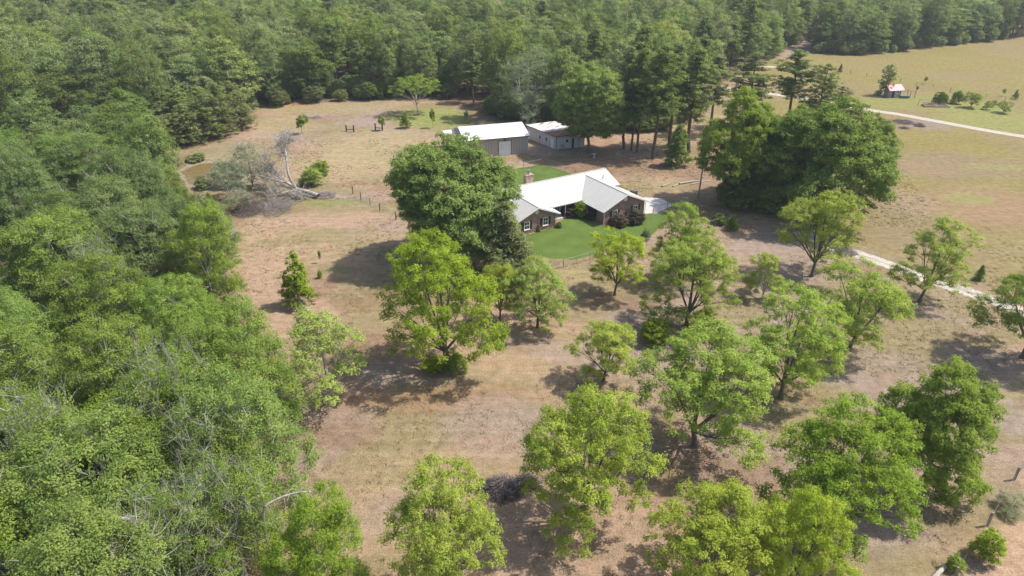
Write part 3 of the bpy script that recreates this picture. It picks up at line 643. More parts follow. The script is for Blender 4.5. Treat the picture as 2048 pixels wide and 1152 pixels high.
for bx, by, tp, wd, k, lb in [
 (1248, 298, 92, 64, 'pine1', 'slim pine with bare stem, first right of the light green shed tree'),
 (1262, 301, 104, 60, 'pine0', 'slim pine, second right of the light green shed tree'),
 (1274, 305, 96, 78, 'pine2', 'bare stemmed pine, third right of the light green shed tree'),
 (1305, 317, 88, 92, 'pine0', 'pine with the most visible reddish stem, standing nearest the house'),
 (1338, 292, 84, 96, 'pine2', 'tall bushy pine behind the one nearest the house'),
 (1378, 305, 96, 92, 'pine1', 'dark tall pine directly left of the light tree by the pole'),
 (1418, 268, 108, 76, 'pine0', 'pine with crooked stem above the light green tree'),
 (1492, 256, 103, 92, 'pine2', 'round topped pine left of the pasture gap'),
 (1576, 250, 98, 82, 'pine0', 'open pine standing against the pasture, left of two'),
 (1628, 258, 126, 84, 'pinefull', 'fuller pine standing against the pasture, right of two'),
 (1668, 262, 172, 60, 'pinefull', 'low pine top showing above the massive oak')]:
    tree_px('pine_tree', k, bx, by, tp, wd*1.0, lb, 'pine', 'tall pines behind the house')
tree_px('pine_tree', 'pinefull', 1767, 191, 128, 36, 'small pine leaning over the red roofed hut', 'pine')
tree_px('pine_tree', 'cedar', 1680, 144, 127, 11, 'tiny cone shaped evergreen alone in the hay field', 'pine')
tree_px('holly_tree', 'juniper', 1352, 332, 248, 62, 'dark bushy evergreen under the tall pines', 'tree')

# ------------------------------------------------------------------ woods
ORD = ['first', 'second', 'third', 'fourth', 'fifth', 'sixth', 'seventh', 'eighth', 'ninth', 'tenth', 'eleventh', 'twelfth', 'thirteenth', 'fourteenth', 'fifteenth', 'sixteenth', 'seventeenth', 'eighteenth', 'nineteenth']
TEN = ['', '', 'twenty', 'thirty', 'forty', 'fifty', 'sixty', 'seventy', 'eighty', 'ninety']
TENTH = ['', '', 'twentieth', 'thirtieth', 'fortieth', 'fiftieth', 'sixtieth', 'seventieth', 'eightieth', 'ninetieth']
def ordinal(n):
    if n <= 19: return ORD[n-1]
    return TENTH[n//10] if n % 10 == 0 else TEN[n//10]+'-'+ORD[n % 10-1]
def darts(poly, spacing, seed, n, xr, yr, avoid=None, exist=None, sp_fn=None):
    rr = np.random.RandomState(seed); pts = list(exist or []); k0 = len(pts)
    cx = rr.uniform(*xr, n); cy = rr.uniform(*yr, n); ok = in_poly(cx, cy, poly)
    cell = {}
    for p in pts: cell.setdefault((int(p[0]//spacing), int(p[1]//spacing)), []).append(p)
    for x, y in zip(cx[ok], cy[ok]):
        ci, cj = int(x//spacing), int(y//spacing); bad = False
        for a in (-1, 0, 1):
            for b in (-1, 0, 1):
                for q in cell.get((ci+a, cj+b), ()):
                    if (q[0]-x)**2+(q[1]-y)**2 < spacing**2: bad = True
        if bad: continue
        cell.setdefault((ci, cj), []).append((x, y)); pts.append((x, y))
    return pts[k0:]
# left wood: outline of the crowns at 9 m height, feet a crown radius inside
LW = P((-260, 290), (100, 235), (270, 262), (310, 330), (345, 400), (385, 470), (380, 560), (400, 640), (430, 720), (465, 800), (480, 880), (450, 960), (390, 1040), (370, 1260), (-900, 1260), (-700, 600), z=9)
rr = random.Random(21)
lw = darts(LW, 7.7, 5, 9000, (-140, 0), (5, 190))
lw = [p for p in lw if -250 < px_of(*p, 9)[0] and px_of(*p, 9)[1] < 1400]
# fixed edge trees whose crowns draw the outline of the wood
edge = [(405, 505, 14.5, 4.6, 'near1'), (322, 395, 12, 4.2, 'near0'), (462, 745, 14, 5.2, 'near2'), (490, 870, 14.5, 5.0, 'near1'), (300, 300, 14, 4.6, 'near1'), (372, 640, 11.5, 4.4, 'near0'), (450, 1010, 11.5, 4.4, 'near3'), (255, 235, 14, 5.2, 'near2')]
ed = []
for px, py, h, r, k in edge: ed.append((*g(px, py, h*.62), h, r, k))
lw = [p for p in lw if all((p[0]-e[0])**2+(p[1]-e[1])**2 > 4.6**2 for e in ed)]
rec = [(x, y, h, r, k) for x, y, h, r, k in ed]
for px, py, h in ((335, 800, 15.5), (430, 925, 13.5), (425, 1020, 12), (205, 560, 15), (90, 905, 16), (330, 1085, 12.5)): rec.append((*g(px, py, h*.7), h, 3.6, 'bare0'))
for x, y in lw:
    rec.append((x, y, rr.uniform(11.5, 17), rr.uniform(4.9, 6.7), 'near%d' % rr.choice((0, 1, 2, 0, 1, 2, 0, 1, 2, 3))))
rec.sort(key=lambda t: t[1])
def rows_label(recs, width, where, nouns, first='front'):
    """label trees row by row, nearest row first, counted from the left"""
    y0 = min(r_[1] for r_ in recs); rows = {}
    for i, r_ in enumerate(recs): rows.setdefault(int((r_[1]-y0)//width), []).append(i)
    lab = {}
    for k, idx in rows.items():
        for j, i in enumerate(sorted(idx, key=lambda q: recs[q][0])):
            rn = 'nearest' if k == 0 else ordinal(k+1)
            lab[i] = f"{nouns(recs[i])}, {ordinal(j+1)} from left, {rn} row of {where}"
    return lab
def word(r_):
    k = r_[4] if r_[1] < 105 or r_[4][0] in 'pw' else 'wood'
    if k.startswith('pine'): return 'dark pine'
    if k.startswith('scrub'): return 'olive scrub pine'
    return ''+('bare grey-limbed' if k == 'bare0' else 'thin-leaved' if k == 'near3' else 'green')+' broadleaf tree'
lb = rows_label(rec, 9, 'the left wood', word)
for i, (x, y, h, r, k) in enumerate(rec):
    far_ = y > 105
    put_tree('woodland_tree', k if not far_ else 'wood%d' % (i % 5), x, y, h, r, lb[i], 'tree', 'trees of the wood on the left', 'woodmid' if y > 72 else None, nomR=nomr(k if not far_ else 'wood0'))
# thicket of scrub pines by the pond
th = [(352, 292, 225, 62), (383, 290, 205, 70), (415, 280, 172, 84), (450, 272, 162, 76), (484, 258, 178, 66), (330, 270, 200, 70), (372, 262, 170, 80), (430, 245, 150, 90), (470, 238, 160, 70)]
for i, (bx, by, tp, wd) in enumerate(th):
    tree_px('scrub_pine', 'scrub%d' % (i % 2), bx, by, tp, wd, f"olive-brown scrub pine above the pond, {ordinal(i+1)} of the thicket {'front' if i < 5 else 'back'} row counted leftmost first", 'pine', 'scrub pines above the pond')
# the big wood behind: nearest 190 trees stand on their own, the mass behind them is one object
BW = P((-900, 400), (-300, 322), (310, 268), (320, 240), (480, 222), (490, 214), (600, 205), (700, 200), (790, 192), (890, 198), (975, 222), (1000, 238), (1060, 240), (1200, 262), (1300, 262), (1400, 215), (1450, 160), (1520, 122), (1590, 84), (1622, 40), (1632, 3)) + [(163, 440), (-480, 440)]
bw = darts(BW, 7.1, 9, 60000, (-330, 190), (120, 440))
exc = [g(1056, 250), g(1188, 300), g(836, 229)]+[g(a, b) for a, b in ((1248, 298), (1305, 317), (1338, 292), (1378, 305), (1418, 268))]
bw = [p for p in bw if all((p[0]-e[0])**2+(p[1]-e[1])**2 > 16 for e in exc)]
bw = [p for p in bw if abs(p[0]) < p[1]*.86+18 and (p[1] < 335 or p[0] > 60)]
bw = [p for p in bw if not (p[1] < 175 and p[0] < -58 and px_of(*p)[0] < 60 and p[1] < 120)]
RWp = P((1632, 104), (1700, 108), (1790, 102), (1870, 92), (1960, 82), (2048, 72), (2300, 55), (2600, 40)) + [(420, 430), (190, 440)] + P((1664, 3), (1660, 40), (1648, 70))
rw = darts(RWp, 7.0, 12, 16000, (100, 420), (230, 440)); rw = [p for p in rw if p[1] < 345 or p[0] < 235]
def edge_dist(p, poly):
    best = 1e9
    for i in range(len(poly)):
        a, b = Vector(poly[i]), Vector(poly[(i+1) % len(poly)]); d = b-a; t = max(0, min(1, (Vector(p)-a).dot(d)/d.length_squared)); best = min(best, (Vector(p)-a-d*t).length)
    return best
def wood_tree(x, y, rr):
    if rr.random() < 0.08+(0.22 if fbm(np.array([x]), np.array([y]), 45, 500)[0] > .52 else 0): k = 'pine%d' % rr.randrange(3)
    else: k = 'wood%d' % rr.randrange(5)
    h = rr.uniform(12.5, 20.5)
    if k.startswith('pine'): h *= 1.08; r = NOM[k]*h/10*rr.uniform(.9, 1.15)*1.15
    else: r = rr.uniform(4.6, 7.6)
    return (x, y, h, r, k)
rr = random.Random(33)
bwr = [wood_tree(*p, rr) for p in bw]; bwr.sort(key=lambda t: t[1]*1.0+abs(t[0])*.12)
rwr = [wood_tree(*p, rr) for p in rw]; rwr.sort(key=lambda t: t[1]-t[0]*.0)
NB, NR = 190, 45
def emit(recs, where, group, width):
    lb = rows_label(recs, width, where, word)
    for i, (x, y, h, r, k) in enumerate(recs):
        put_tree('pine_tree' if k.startswith('pine') else 'woodland_tree', k, x, y, h, r, lb[i], 'pine' if k.startswith('pine') else 'tree', group, nomR=nomr(k), rng=rr)
emit(bwr[:NB], 'the wood behind', 'trees of the wood behind the house', 11)
rwr.sort(key=lambda t: edge_dist((t[0], t[1]), RWp[:8]))
emit(rwr[:NR], 'the hay field wood', 'trees of the wood beyond the hay field', 14)
mass = bwr[NB:]+rwr[NR:]
# merged prototype meshes instanced at points for the far mass
keys = ['wood0', 'wood1', 'wood2', 'wood3', 'wood4', 'pine0', 'pine1', 'pine2']
protos = {}
for k in keys:
    tv, tq, v, q, t = PROTO[k][2]
    me = np_mesh('far_'+k, np.concatenate([tv, v]), np.concatenate([tq, q+len(tv)]), [M['pinebark' if k.startswith('pine') else 'bark'], M['pine' if k.startswith('pine') else 'wood']], tint=np.concatenate([np.zeros(len(tq)), t]), mat_idx=np.concatenate([np.zeros(len(tq)), np.ones(len(q))]))
    protos[k] = bpy.data.objects.new('far_'+k, me)
pm = bpy.data.meshes.new('far_wood'); pm.from_pydata([(m_[0], m_[1], 0) for m_ in mass], [], [])
def vattr(nm, tp, vals, fld='value'):
    a = pm.attributes.new(nm, tp, 'POINT'); a.data.foreach_set(fld, np.asarray(vals, dtype=np.float32 if tp != 'INT' else np.int32).ravel())
vattr('kind_id', 'INT', [keys.index(m_[4]) for m_ in mass]); vattr('turn', 'FLOAT', [rr.uniform(0, 6.28) for _ in mass])
vattr('size', 'FLOAT_VECTOR', [(m_[3]/nomr(m_[4]), m_[3]/nomr(m_[4]), m_[2]/10) for m_ in mass], 'vector')
fw = bpy.data.objects.new('far_wood', pm); COL.objects.link(fw); tag(fw, 'endless mass of mixed green woodland filling the background', 'woodland', kind='stuff')
ng = bpy.data.node_groups.new('far_wood_trees', 'GeometryNodeTree')
ng.interface.new_socket('Geometry', in_out='INPUT', socket_type='NodeSocketGeometry'); ng.interface.new_socket('Geometry', in_out='OUTPUT', socket_type='NodeSocketGeometry')
gi = ng.nodes.new('NodeGroupInput'); gout = ng.nodes.new('NodeGroupOutput'); jn = ng.nodes.new('GeometryNodeJoinGeometry')
def natt(nm, tp):
    a = ng.nodes.new('GeometryNodeInputNamedAttribute'); a.data_type = tp; a.inputs['Name'].default_value = nm; return a.outputs['Attribute']
kid, trn, siz = natt('kind_id', 'INT'), natt('turn', 'FLOAT'), natt('size', 'FLOAT_VECTOR')
cxy = ng.nodes.new('ShaderNodeCombineXYZ'); ng.links.new(trn, cxy.inputs[2])
e2r = ng.nodes.new('FunctionNodeEulerToRotation'); ng.links.new(cxy.outputs[0], e2r.inputs[0])
for i, k in enumerate(keys):
    oi = ng.nodes.new('GeometryNodeObjectInfo'); oi.inputs['Object'].default_value = protos[k]; oi.inputs['As Instance'].default_value = True
    cp = ng.nodes.new('FunctionNodeCompare'); cp.data_type = 'INT'; cp.operation = 'EQUAL'; ng.links.new(kid, cp.inputs[2]); cp.inputs[3].default_value = i
    ip = ng.nodes.new('GeometryNodeInstanceOnPoints'); ng.links.new(gi.outputs[0], ip.inputs['Points']); ng.links.new(cp.outputs[0], ip.inputs['Selection'])
    ng.links.new(oi.outputs['Geometry'], ip.inputs['Instance']); ng.links.new(e2r.outputs[0], ip.inputs['Rotation']); ng.links.new(siz, ip.inputs['Scale'])
    ng.links.new(ip.outputs[0], jn.inputs[0])
ng.links.new(jn.outputs[0], gout.inputs[0]); md = fw.modifiers.new('trees', 'NODES'); md.node_group = ng
ug = []
ru = random.Random(77)
def along(pts, n, w0, w1):
    for _ in range(n):
        i = ru.randrange(len(pts)-1); a, b = Vector(pts[i]), Vector(pts[i+1]); p = a.lerp(b, ru.random()); d = (b-a).normalized(); nn = Vector((-d.y, d.x)); q = p+nn*ru.uniform(w0, w1); h = ru.uniform(1.3, 5.2); ug.append((q.x, q.y, h*ru.uniform(.30, .48), h))
along(P((500, 232), (492, 218), (600, 206), (700, 202), (790, 195), (895, 200)), 130, -1, 12)
along(P((960, 226), (1010, 240), (1060, 244), (1130, 250), (1230, 262), (1330, 268), (1410, 225)), 150, 0, 12)
along(P((1632, 106), (1700, 110), (1790, 104), (1870, 94), (1960, 84), (2048, 74), (2300, 57)), 190, -1, 9)
along(P((1530, 124), (1600, 86), (1640, 5)), 60, -1, 6)
pu = bpy.data.meshes.new('undergrowth'); pu.from_pydata([(a[0], a[1], 0) for a in ug], [], [])
a_ = pu.attributes.new('kind_id', 'INT', 'POINT'); a_.data.foreach_set('value', np.array([ru.choice((0, 1, 2)) for _ in ug], dtype=np.int32))
a_ = pu.attributes.new('turn', 'FLOAT', 'POINT'); a_.data.foreach_set('value', np.array([ru.uniform(0, 6.28) for _ in ug], dtype=np.float32))
a_ = pu.attributes.new('size', 'FLOAT_VECTOR', 'POINT'); a_.data.foreach_set('vector', np.array([(u[2]/2.2, u[2]/2.2, u[3]/10) for u in ug], dtype=np.float32).ravel())
uo = bpy.data.objects.new('undergrowth', pu); COL.objects.link(uo); tag(uo, 'low brush and young growth along the edges of the woods', 'undergrowth', kind='stuff')
uo.modifiers.new('brush', 'NODES').node_group = ng
print('mass', len(mass), 'left wood', len(rec), 'back', len(bwr), 'right', len(rwr))
#REST
# ------------------------------------------------------------------ buildings: materials
def brick_mat():
    m, n, l, b = new_mat('brown_brick'); uv = n.new('ShaderNodeUVMap'); bt = n.new('ShaderNodeTexBrick')
    l.new(uv.outputs[0], bt.inputs['Vector']); bt.inputs['Scale'].default_value = 1.0
    bt.inputs['Color1'].default_value = (0.20, 0.088, 0.055, 1); bt.inputs['Color2'].default_value = (0.36, 0.20, 0.135, 1); bt.inputs['Mortar'].default_value = (0.36, 0.31, 0.27, 1)
    bt.inputs['Mortar Size'].default_value = 0.012; bt.inputs['Brick Width'].default_value = 0.24; bt.inputs['Row Height'].default_value = 0.085; bt.inputs['Bias'].default_value = -0.1
    t = noise(n, l, 0.9, 6, uv.outputs[0]); r = ramp(n, [(0.3, (0.75, 0.75, 0.75)), (0.7, (1.25, 1.2, 1.2))]); l.new(t.outputs['Fac'], r.inputs[0])
    l.new(mixc(n, l, 1, bt.outputs['Color'], r.outputs[0], 'MULTIPLY'), b.inputs['Base Color']); b.inputs['Roughness'].default_value = 0.9
    bp = n.new('ShaderNodeBump'); bp.inputs['Strength'].default_value = 0.4; bp.inputs['Distance'].default_value = 0.02; l.new(bt.outputs['Fac'], bp.inputs['Height']); bp.invert = True; l.new(bp.outputs[0], b.inputs['Normal'])
    return m
def ribbed(name, col, spacing, stain, k0, k1, rough=0.45, strength=0.5, seam_dark=0.85, rustmask=None):
    """sheet metal with ribs running up the slope or wall (uv x is along, y is up)"""
    m, n, l, b = new_mat(name); uv = n.new('ShaderNodeUVMap'); sp = n.new('ShaderNodeSeparateXYZ'); l.new(uv.outputs[0], sp.inputs[0])
    md_ = n.new('ShaderNodeMath'); md_.operation = 'PINGPONG'; md_.inputs[1].default_value = spacing/2; l.new(sp.outputs[0], md_.inputs[0])
    mr = n.new('ShaderNodeMapRange'); mr.inputs[1].default_value = 0; mr.inputs[2].default_value = spacing*0.16; mr.inputs[3].default_value = 1; mr.inputs[4].default_value = 0; l.new(md_.outputs[0], mr.inputs[0])
    mp = n.new('ShaderNodeMapping'); mp.inputs['Scale'].default_value = (1.6, 0.35, 1); l.new(uv.outputs[0], mp.inputs[0])
    t = noise(n, l, 0.8, 7, mp.outputs[0], 0.7); r = ramp(n, [(k0, (0, 0, 0)), (k1, (1, 1, 1))]); l.new(t.outputs['Fac'], r.inputs[0])
    c = mixc(n, l, r.outputs[0], col, stain)
    f = n.new('ShaderNodeMath'); f.operation = 'MULTIPLY'; f.inputs[1].default_value = 1-seam_dark; l.new(mr.outputs[0], f.inputs[0])
    c = mixc(n, l, f.outputs[0], c, tuple(x*.35 for x in col)); l.new(c, b.inputs['Base Color']); b.inputs['Roughness'].default_value = rough
    bp = n.new('ShaderNodeBump'); bp.inputs['Strength'].default_value = strength; bp.inputs['Distance'].default_value = 0.03; l.new(mr.outputs[0], bp.inputs['Height']); l.new(bp.outputs[0], b.inputs['Normal'])
    return m
M['brick'] = brick_mat()
M['roof'] = ribbed('cream_metal_roof', (0.47, 0.455, 0.42), 0.61, (0.40, 0.385, 0.35), .45, .75, rough=.5, seam_dark=.7)
M['barnroof'] = ribbed('white_metal_roof', (0.78, 0.78, 0.78), 0.9, (0.70, 0.70, 0.69), .5, .8, rough=.45, seam_dark=.85)
M['barnwall'] = ribbed('tan_metal_siding', (0.40, 0.35, 0.29), 0.6, (0.35, 0.305, 0.25), .45, .8, rough=.6, seam_dark=.6)
M['oldwall'] = ribbed('weathered_white_siding', (0.50, 0.51, 0.54), 0.8, (0.33, 0.30, 0.28), .52, .68, rough=.7, seam_dark=.6)
M['rustroof'] = ribbed('rusty_metal_roof', (0.62, 0.61, 0.62), 0.6, (0.24, 0.085, 0.05), .52, .60, rough=.7, seam_dark=.7)
M['rustfull'] = ribbed('rusted_roof_sheets', (0.30, 0.12, 0.075), 0.6, (0.42, 0.27, 0.22), .50, .62, rough=.8, seam_dark=.7)
M['pinkroof'] = ribbed('faded_red_metal', (0.62, 0.16, 0.19), 0.5, (0.60, 0.28, 0.28), .45, .7, rough=.5, seam_dark=.75)
M['hutwall'] = ribbed('weathered_boards', (0.46, 0.42, 0.37), 0.25, (0.28, 0.235, 0.20), .45, .65, rough=.9, seam_dark=.5)
M['white'] = simple('white_paint', (0.72, 0.72, 0.70), 0.5, var=.05, dirt=(0.58, 0.56, 0.52))
M['black'] = simple('black_shutter', (0.022, 0.022, 0.025), 0.6, var=.2)
M['brown'] = simple('brown_trim', (0.12, 0.05, 0.035), 0.7, var=.2)
M['cream'] = simple('cream_metal', (0.50, 0.50, 0.45), 0.5, var=.1, dirt=(0.34, 0.34, 0.30))
M['stone'] = simple('chimney_stone', (0.38, 0.27, 0.19), 0.9, var=.5, scale=3.2, bump=.6)
M['flue'] = simple('flue_metal', (0.30, 0.32, 0.36), 0.45, .6, var=.15)
M['oldwood'] = simple('grey_wood', (0.24, 0.21, 0.17), 0.9, var=.3, scale=4, bump=.3)
M['darkwood'] = simple('dark_wood', (0.060, 0.048, 0.040), 0.9, var=.3, scale=4, bump=.3)
M['steel'] = simple('galvanised_steel', (0.22, 0.225, 0.225), 0.5, .4, var=.15)
M['greenpaint'] = simple('green_paint', (0.05, 0.17, 0.12), 0.6, var=.3)
M['bedwood'] = simple('pinkish_boards', (0.48, 0.32, 0.24), 0.9, var=.3, scale=4)
M['soil'] = simple('dark_soil', (0.075, 0.055, 0.04), 1, var=.3, scale=3, bump=.5)
M['pot'] = simple('porcelain', (0.55, 0.62, 0.72), 0.35, var=.08)
gm_, n_, l_, b_ = new_mat('window_glass'); b_.inputs['Base Color'].default_value = (0.035, 0.045, 0.055, 1); b_.inputs['Roughness'].default_value = 0.08; b_.inputs['Specular IOR Level'].default_value = 0.7
M['glass'] = gm_

def window(par, x, y, z0, z1, wd, ax='y', side=-1, nx=2, nz=2, shutters=True, sill=True):
    """window on a wall plane; ax is the axis the wall faces, side its sign"""
    def bx(m, a0, a1, d0, d1, c0, c1):
        d0, d1 = sorted((d0*side, d1*side))
        if ax == 'y': m.box(x+a0, x+a1, y+d0, y+d1, c0, c1)
        else: m.box(x+d0, x+d1, y+a0, y+a1, c0, c1)
    f = MB(); t = .09; h = wd/2
    bx(f, -h, -h+t, -.02, .06, z0, z1); bx(f, h-t, h, -.02, .06, z0, z1); bx(f, -h+t, h-t, -.02, .06, z0, z0+t); bx(f, -h+t, h-t, -.02, .06, z1-t, z1)
    for i in range(1, nx): q = -h+wd*i/nx; bx(f, q-.02, q+.02, -.02, .045, z0+t, z1-t)
    for i in range(1, nz):
        q = z0+(z1-z0)*i/nz
        for j in range(nx): bx(f, -h+wd*j/nx+(t if j == 0 else .02), -h+wd*(j+1)/nx-(t if j == nx-1 else .02), -.02, .042, q-.025, q+.025)
    fo = f.build('window', M['white'], par)
    p = MB(); bx(p, -h+t*.5, h-t*.5, -.03, .015, z0+t*.5, z1-t*.5); p.build('pane', M['glass'], fo)
    if sill: s_ = MB(); bx(s_, -h-.06, h+.06, -.02, .14, z0-.08, z0); s_.build('sill', M['white'], fo)
    if shutters:
        for sg in (-1, 1):
            s_ = MB(); a = sg*(h+.25); bx(s_, a-.2, a+.2, -.02, .05, z0-.04, z1+.04)
            for k in range(9): c0 = z0+.05+k*(z1-z0-.1)/9; bx(s_, a-.15, a+.15, .05, .07, c0, c0+(z1-z0)/18)
            s_.build('shutter', M['black'], par)
    return fo
def vent(par, x, y, z, r):
    m = MB(); n = 20
    m.add([(x+r*math.cos(a), y-.05, z+r*math.sin(a)) for a in np.arange(n)*2*math.pi/n]+[(x+r*math.cos(a), y+.03, z+r*math.sin(a)) for a in np.arange(n)*2*math.pi/n], [tuple(range(n))]+[(i, n+i, n+(i+1) % n, (i+1) % n) for i in range(n)])
    for k in range(-3, 4):
        hw = math.sqrt(max(0, (r*.82)**2-(k*r*.24)**2)); m.box(x-hw, x+hw, y-.08, y-.05, z+k*r*.24-.02, z+k*r*.24+.02)
    m.build('gable_vent', M['white'], par)
def gable_block(m, x0, x1, y0, y1, ze, zr, axis):
    """solid with a gable profile; ridge runs along the given axis"""
    if axis == 'y':
        xm = (x0+x1)/2; prof = [(x0, 0), (x1, 0), (x1, ze), (xm, zr), (x0, ze)]
        vs = [(a, y0, z) for a, z in prof]+[(a, y1, z) for a, z in prof]
    else:
        ym = (y0+y1)/2; prof = [(y0, 0), (y1, 0), (y1, ze), (ym, zr), (y0, ze)]
        vs = [(x0, a, z) for a, z in prof]+[(x1, a, z) for a, z in prof]
    m.add(vs, [(0, 1, 2, 3, 4), (9, 8, 7, 6, 5)]+[(i, 5+i, 5+(i+1) % 5, (i+1) % 5) for i in range(5)])
# ------------------------------------------------------------------ brick house
HS = empty('brick_house', (14.55, 100.35, 0), R(31), 'brown brick ranch house with cream metal roof and two front gable wings', 'house')
m = MB()
gable_block(m, 0, 8.2, 0, 7.2, 2.45, 4.22, 'y'); gable_block(m, -14.1, -7.1, 3.2, 7.2, 2.45, 3.94, 'y')
gable_block(m, -17.0, 8.2, 7.203, 15.4, 2.75, 4.42, 'x')
m.build('wall', M['brick'], HS)
r_ = MB(); T_ = .12
r_.slab([(4.1, -.45, 4.46), (4.1, 10.75, 4.46), (-.55, 10.75, 2.45), (-.55, -.45, 2.45)], T_)
r_.slab([(4.1, -.45, 4.457), (8.75, -.45, 2.447), (8.75, 10.7, 2.447), (4.1, 10.7, 4.457)], T_)
r_.slab([(-10.6, 2.75, 4.12), (-10.6, 10.0, 4.12), (-14.65, 10.0, 2.42), (-14.65, 2.75, 2.42)], T_)
r_.slab([(-10.6, 2.75, 4.117), (-6.55, 2.75, 2.417), (-6.55, 9.9, 2.417), (-10.6, 9.9, 4.117)], T_)
r_.slab([(-17.5, 11.3, 4.72), (8.72, 11.3, 4.72), (8.72, 7.0, 3.03), (-17.5, 7.0, 3.03)], T_)
r_.slab([(-17.48, 7.003, 3.025), (.7, 7.003, 3.025), (.7, 5.45, 2.50), (-17.48, 5.45, 2.50)], T_)
r_.slab([(-17.5, 11.303, 4.717), (-17.5, 15.9, 2.88), (8.72, 15.9, 2.88), (8.72, 11.303, 4.717)], T_)
RF = r_.build('roof', M['roof'], HS)
rc = MB(); rc.box(-17.45, 8.70, 11.18, 11.42, 4.70, 4.75); rc.box(3.98, 4.22, -.44, 10.6, 4.44, 4.49); rc.box(-10.72, -10.48, 2.76, 9.9, 4.10, 4.15); rc.build('ridge_cap', M['roof'], RF)
ft = MB()   # fascia boards under the rakes and gutters along the eaves
def rake(x0, z0, x1, z1, y): ft.add([(x0, y, z0), (x1, y, z1), (x1, y, z1-.2), (x0, y, z0-.2), (x0, y+.06, z0), (x1, y+.06, z1), (x1, y+.06, z1-.2), (x0, y+.06, z0-.2)], [(0, 1, 2, 3), (7, 6, 5, 4), (0, 4, 5, 1), (1, 5, 6, 2), (2, 6, 7, 3), (3, 7, 4, 0)])
rake(-.55, 2.44, 4.1, 4.45, -.52); rake(4.1, 4.45, 8.75, 2.44, -.52); rake(-14.65, 2.41, -10.6, 4.11, 2.68); rake(-10.6, 4.11, -6.55, 2.41, 2.68)
ft.box(-.67, -.56, -.45, 5.3, 2.26, 2.42); ft.box(8.76, 8.87, -.45, 7.0, 2.26, 2.42); ft.box(-6.5, .0, 5.33, 5.44, 2.32, 2.48); ft.box(-6.54, -6.43, 2.75, 5.2, 2.24, 2.40)
ft.build('gutter', M['white'], HS)
for x, y in ((-.12, -.10), (8.32, -.10), (-6.98, 3.1)):
    d = MB(); d.bar((x, y, 2.25), (x, y, .1), .05, n=8); d.bar((x-.5*(1 if x < 8 else -1)*(1 if x > -6 else -1), y-.1, 2.35), (x, y, 2.2), .05, n=8); d.build('downspout', M['white'], HS)
vent(HS, 4.1, -.003, 3.55, .36); vent(HS, -10.6, 3.197, 3.25, .34)
window(HS, 2.1, 0, .75, 2.05, 1.0); window(HS, 6.3, 0, .75, 2.05, 1.0); window(HS, -9.0, 3.2, .75, 2.05, 1.0); window(HS, -12.4, 3.2, .75, 2.05, 1.0)
window(HS, 0, 3.0, .8, 2.0, .95, 'x', -1)
window(HS, -4.3, 7.203, .45, 2.15, 1.5, nx=3, nz=3, shutters=False, sill=False); window(HS, -2.65, 7.203, .45, 2.15, 1.5, nx=3, nz=3, shutters=False, sill=False)
window(HS, 8.2, 3.2, .8, 2.0, 1.0, 'x', 1); window(HS, 8.2, 10.5, .8, 2.0, 1.0, 'x', 1)
dr = MB(); dr.box(-5.95, -5.05, 7.14, 7.22, .16, 2.2); D_ = dr.build('door', M['white'], HS); h_ = MB(); h_.bar((-5.15, 7.05, 1.1), (-5.15, 7.15, 1.1), .04, n=8); h_.build('handle', M['steel'], D_)
pf = MB(); pf.box(-7.0, -.05, 5.5, 7.2, 0, .16); pf.build('porch_floor', CONC, HS)
for x in (-5.6, -3.5, -1.4): p_ = MB(); p_.box(x-.06, x+.06, 5.62, 5.74, .16, 2.42); p_.build('porch_post', M['white'], HS)
# chimney on the back wall: where the survey sees it
best = min(np.arange(-16, 8, .1), key=lambda u: abs(px_of(*(Matrix.Rotation(R(31), 2)@Vector((u, 15.8))+Vector((14.55, 100.35))), 5)[0]-1057.5))
cw = Matrix.Rotation(R(31), 2)@Vector((best, 15.8))+Vector((14.55, 100.35)); czt = top_z(cw.y, 348.5)
c_ = MB(); c_.box(best-.72, best+.72, 15.4, 16.2, 0, czt-.12); c_.box(best-.80, best+.80, 15.32, 16.28, czt-.12, czt)
CH = c_.build('chimney', M['stone'], HS)
c_ = MB(); c_.bar((best, 15.8, czt), (best, 15.8, czt+.7), .17, n=12); c_.bar((best, 15.8, czt+.7), (best, 15.8, czt+.8), .27, n=12); c_.build('flue', M['flue'], CH)
for x, y, z in ((6.3, 8.9, 3.75), (6.8, 9.3, 3.9)): v_ = MB(); v_.bar((x, y, z-.2), (x, y, z+.5), .05, n=8); v_.build('vent_pipe', M['flue'], HS)
# ------------------------------------------------------------------ metal barn
bz = top_z(139.9, 254)
BN = empty('metal_barn', (-9.3, 135.1, 0), R(17.4), 'tan metal barn with bright white roof and white roll-up door', 'barn')
m = MB(); gable_block(m, 0, 13.2, 0, 10, 3.8, bz-.12, 'x'); m.build('wall', M['barnwall'], BN)
r_ = MB(); r_.slab([(-.35, 5, bz), (13.55, 5, bz), (13.55, -.4, 3.78), (-.35, -.4, 3.78)], .08); r_.slab([(-.35, 5.003, bz-.003), (-.35, 10.4, 3.78), (13.55, 10.4, 3.78), (13.55, 5.003, bz-.003)], .08)
RB = r_.build('roof', M['barnroof'], BN); rc = MB(); rc.box(-.34, 13.54, 4.85, 5.15, bz-.01, bz+.04); rc.build('ridge_cap', M['barnroof'], RB)
g_ = MB(); g_.box(-.3, 13.5, -.5, -.41, 3.6, 3.74); g_.build('gutter', M['brown'], BN)
d_ = MB(); d_.box(6.9, 9.5, -.05, .02, 0, 2.95)
for k in range(1, 7): d_.box(6.92, 9.48, -.07, -.05, k*.42-.02, k*.42+.02)
DD = d_.build('roller_door', M['white'], BN); f_ = MB(); f_.box(6.78, 6.9, -.08, .02, 0, 3.07); f_.box(9.5, 9.62, -.08, .02, 0, 3.07); f_.box(6.9, 9.5, -.08, .02, 2.952, 3.07); f_.build('frame', M['brown'], DD)
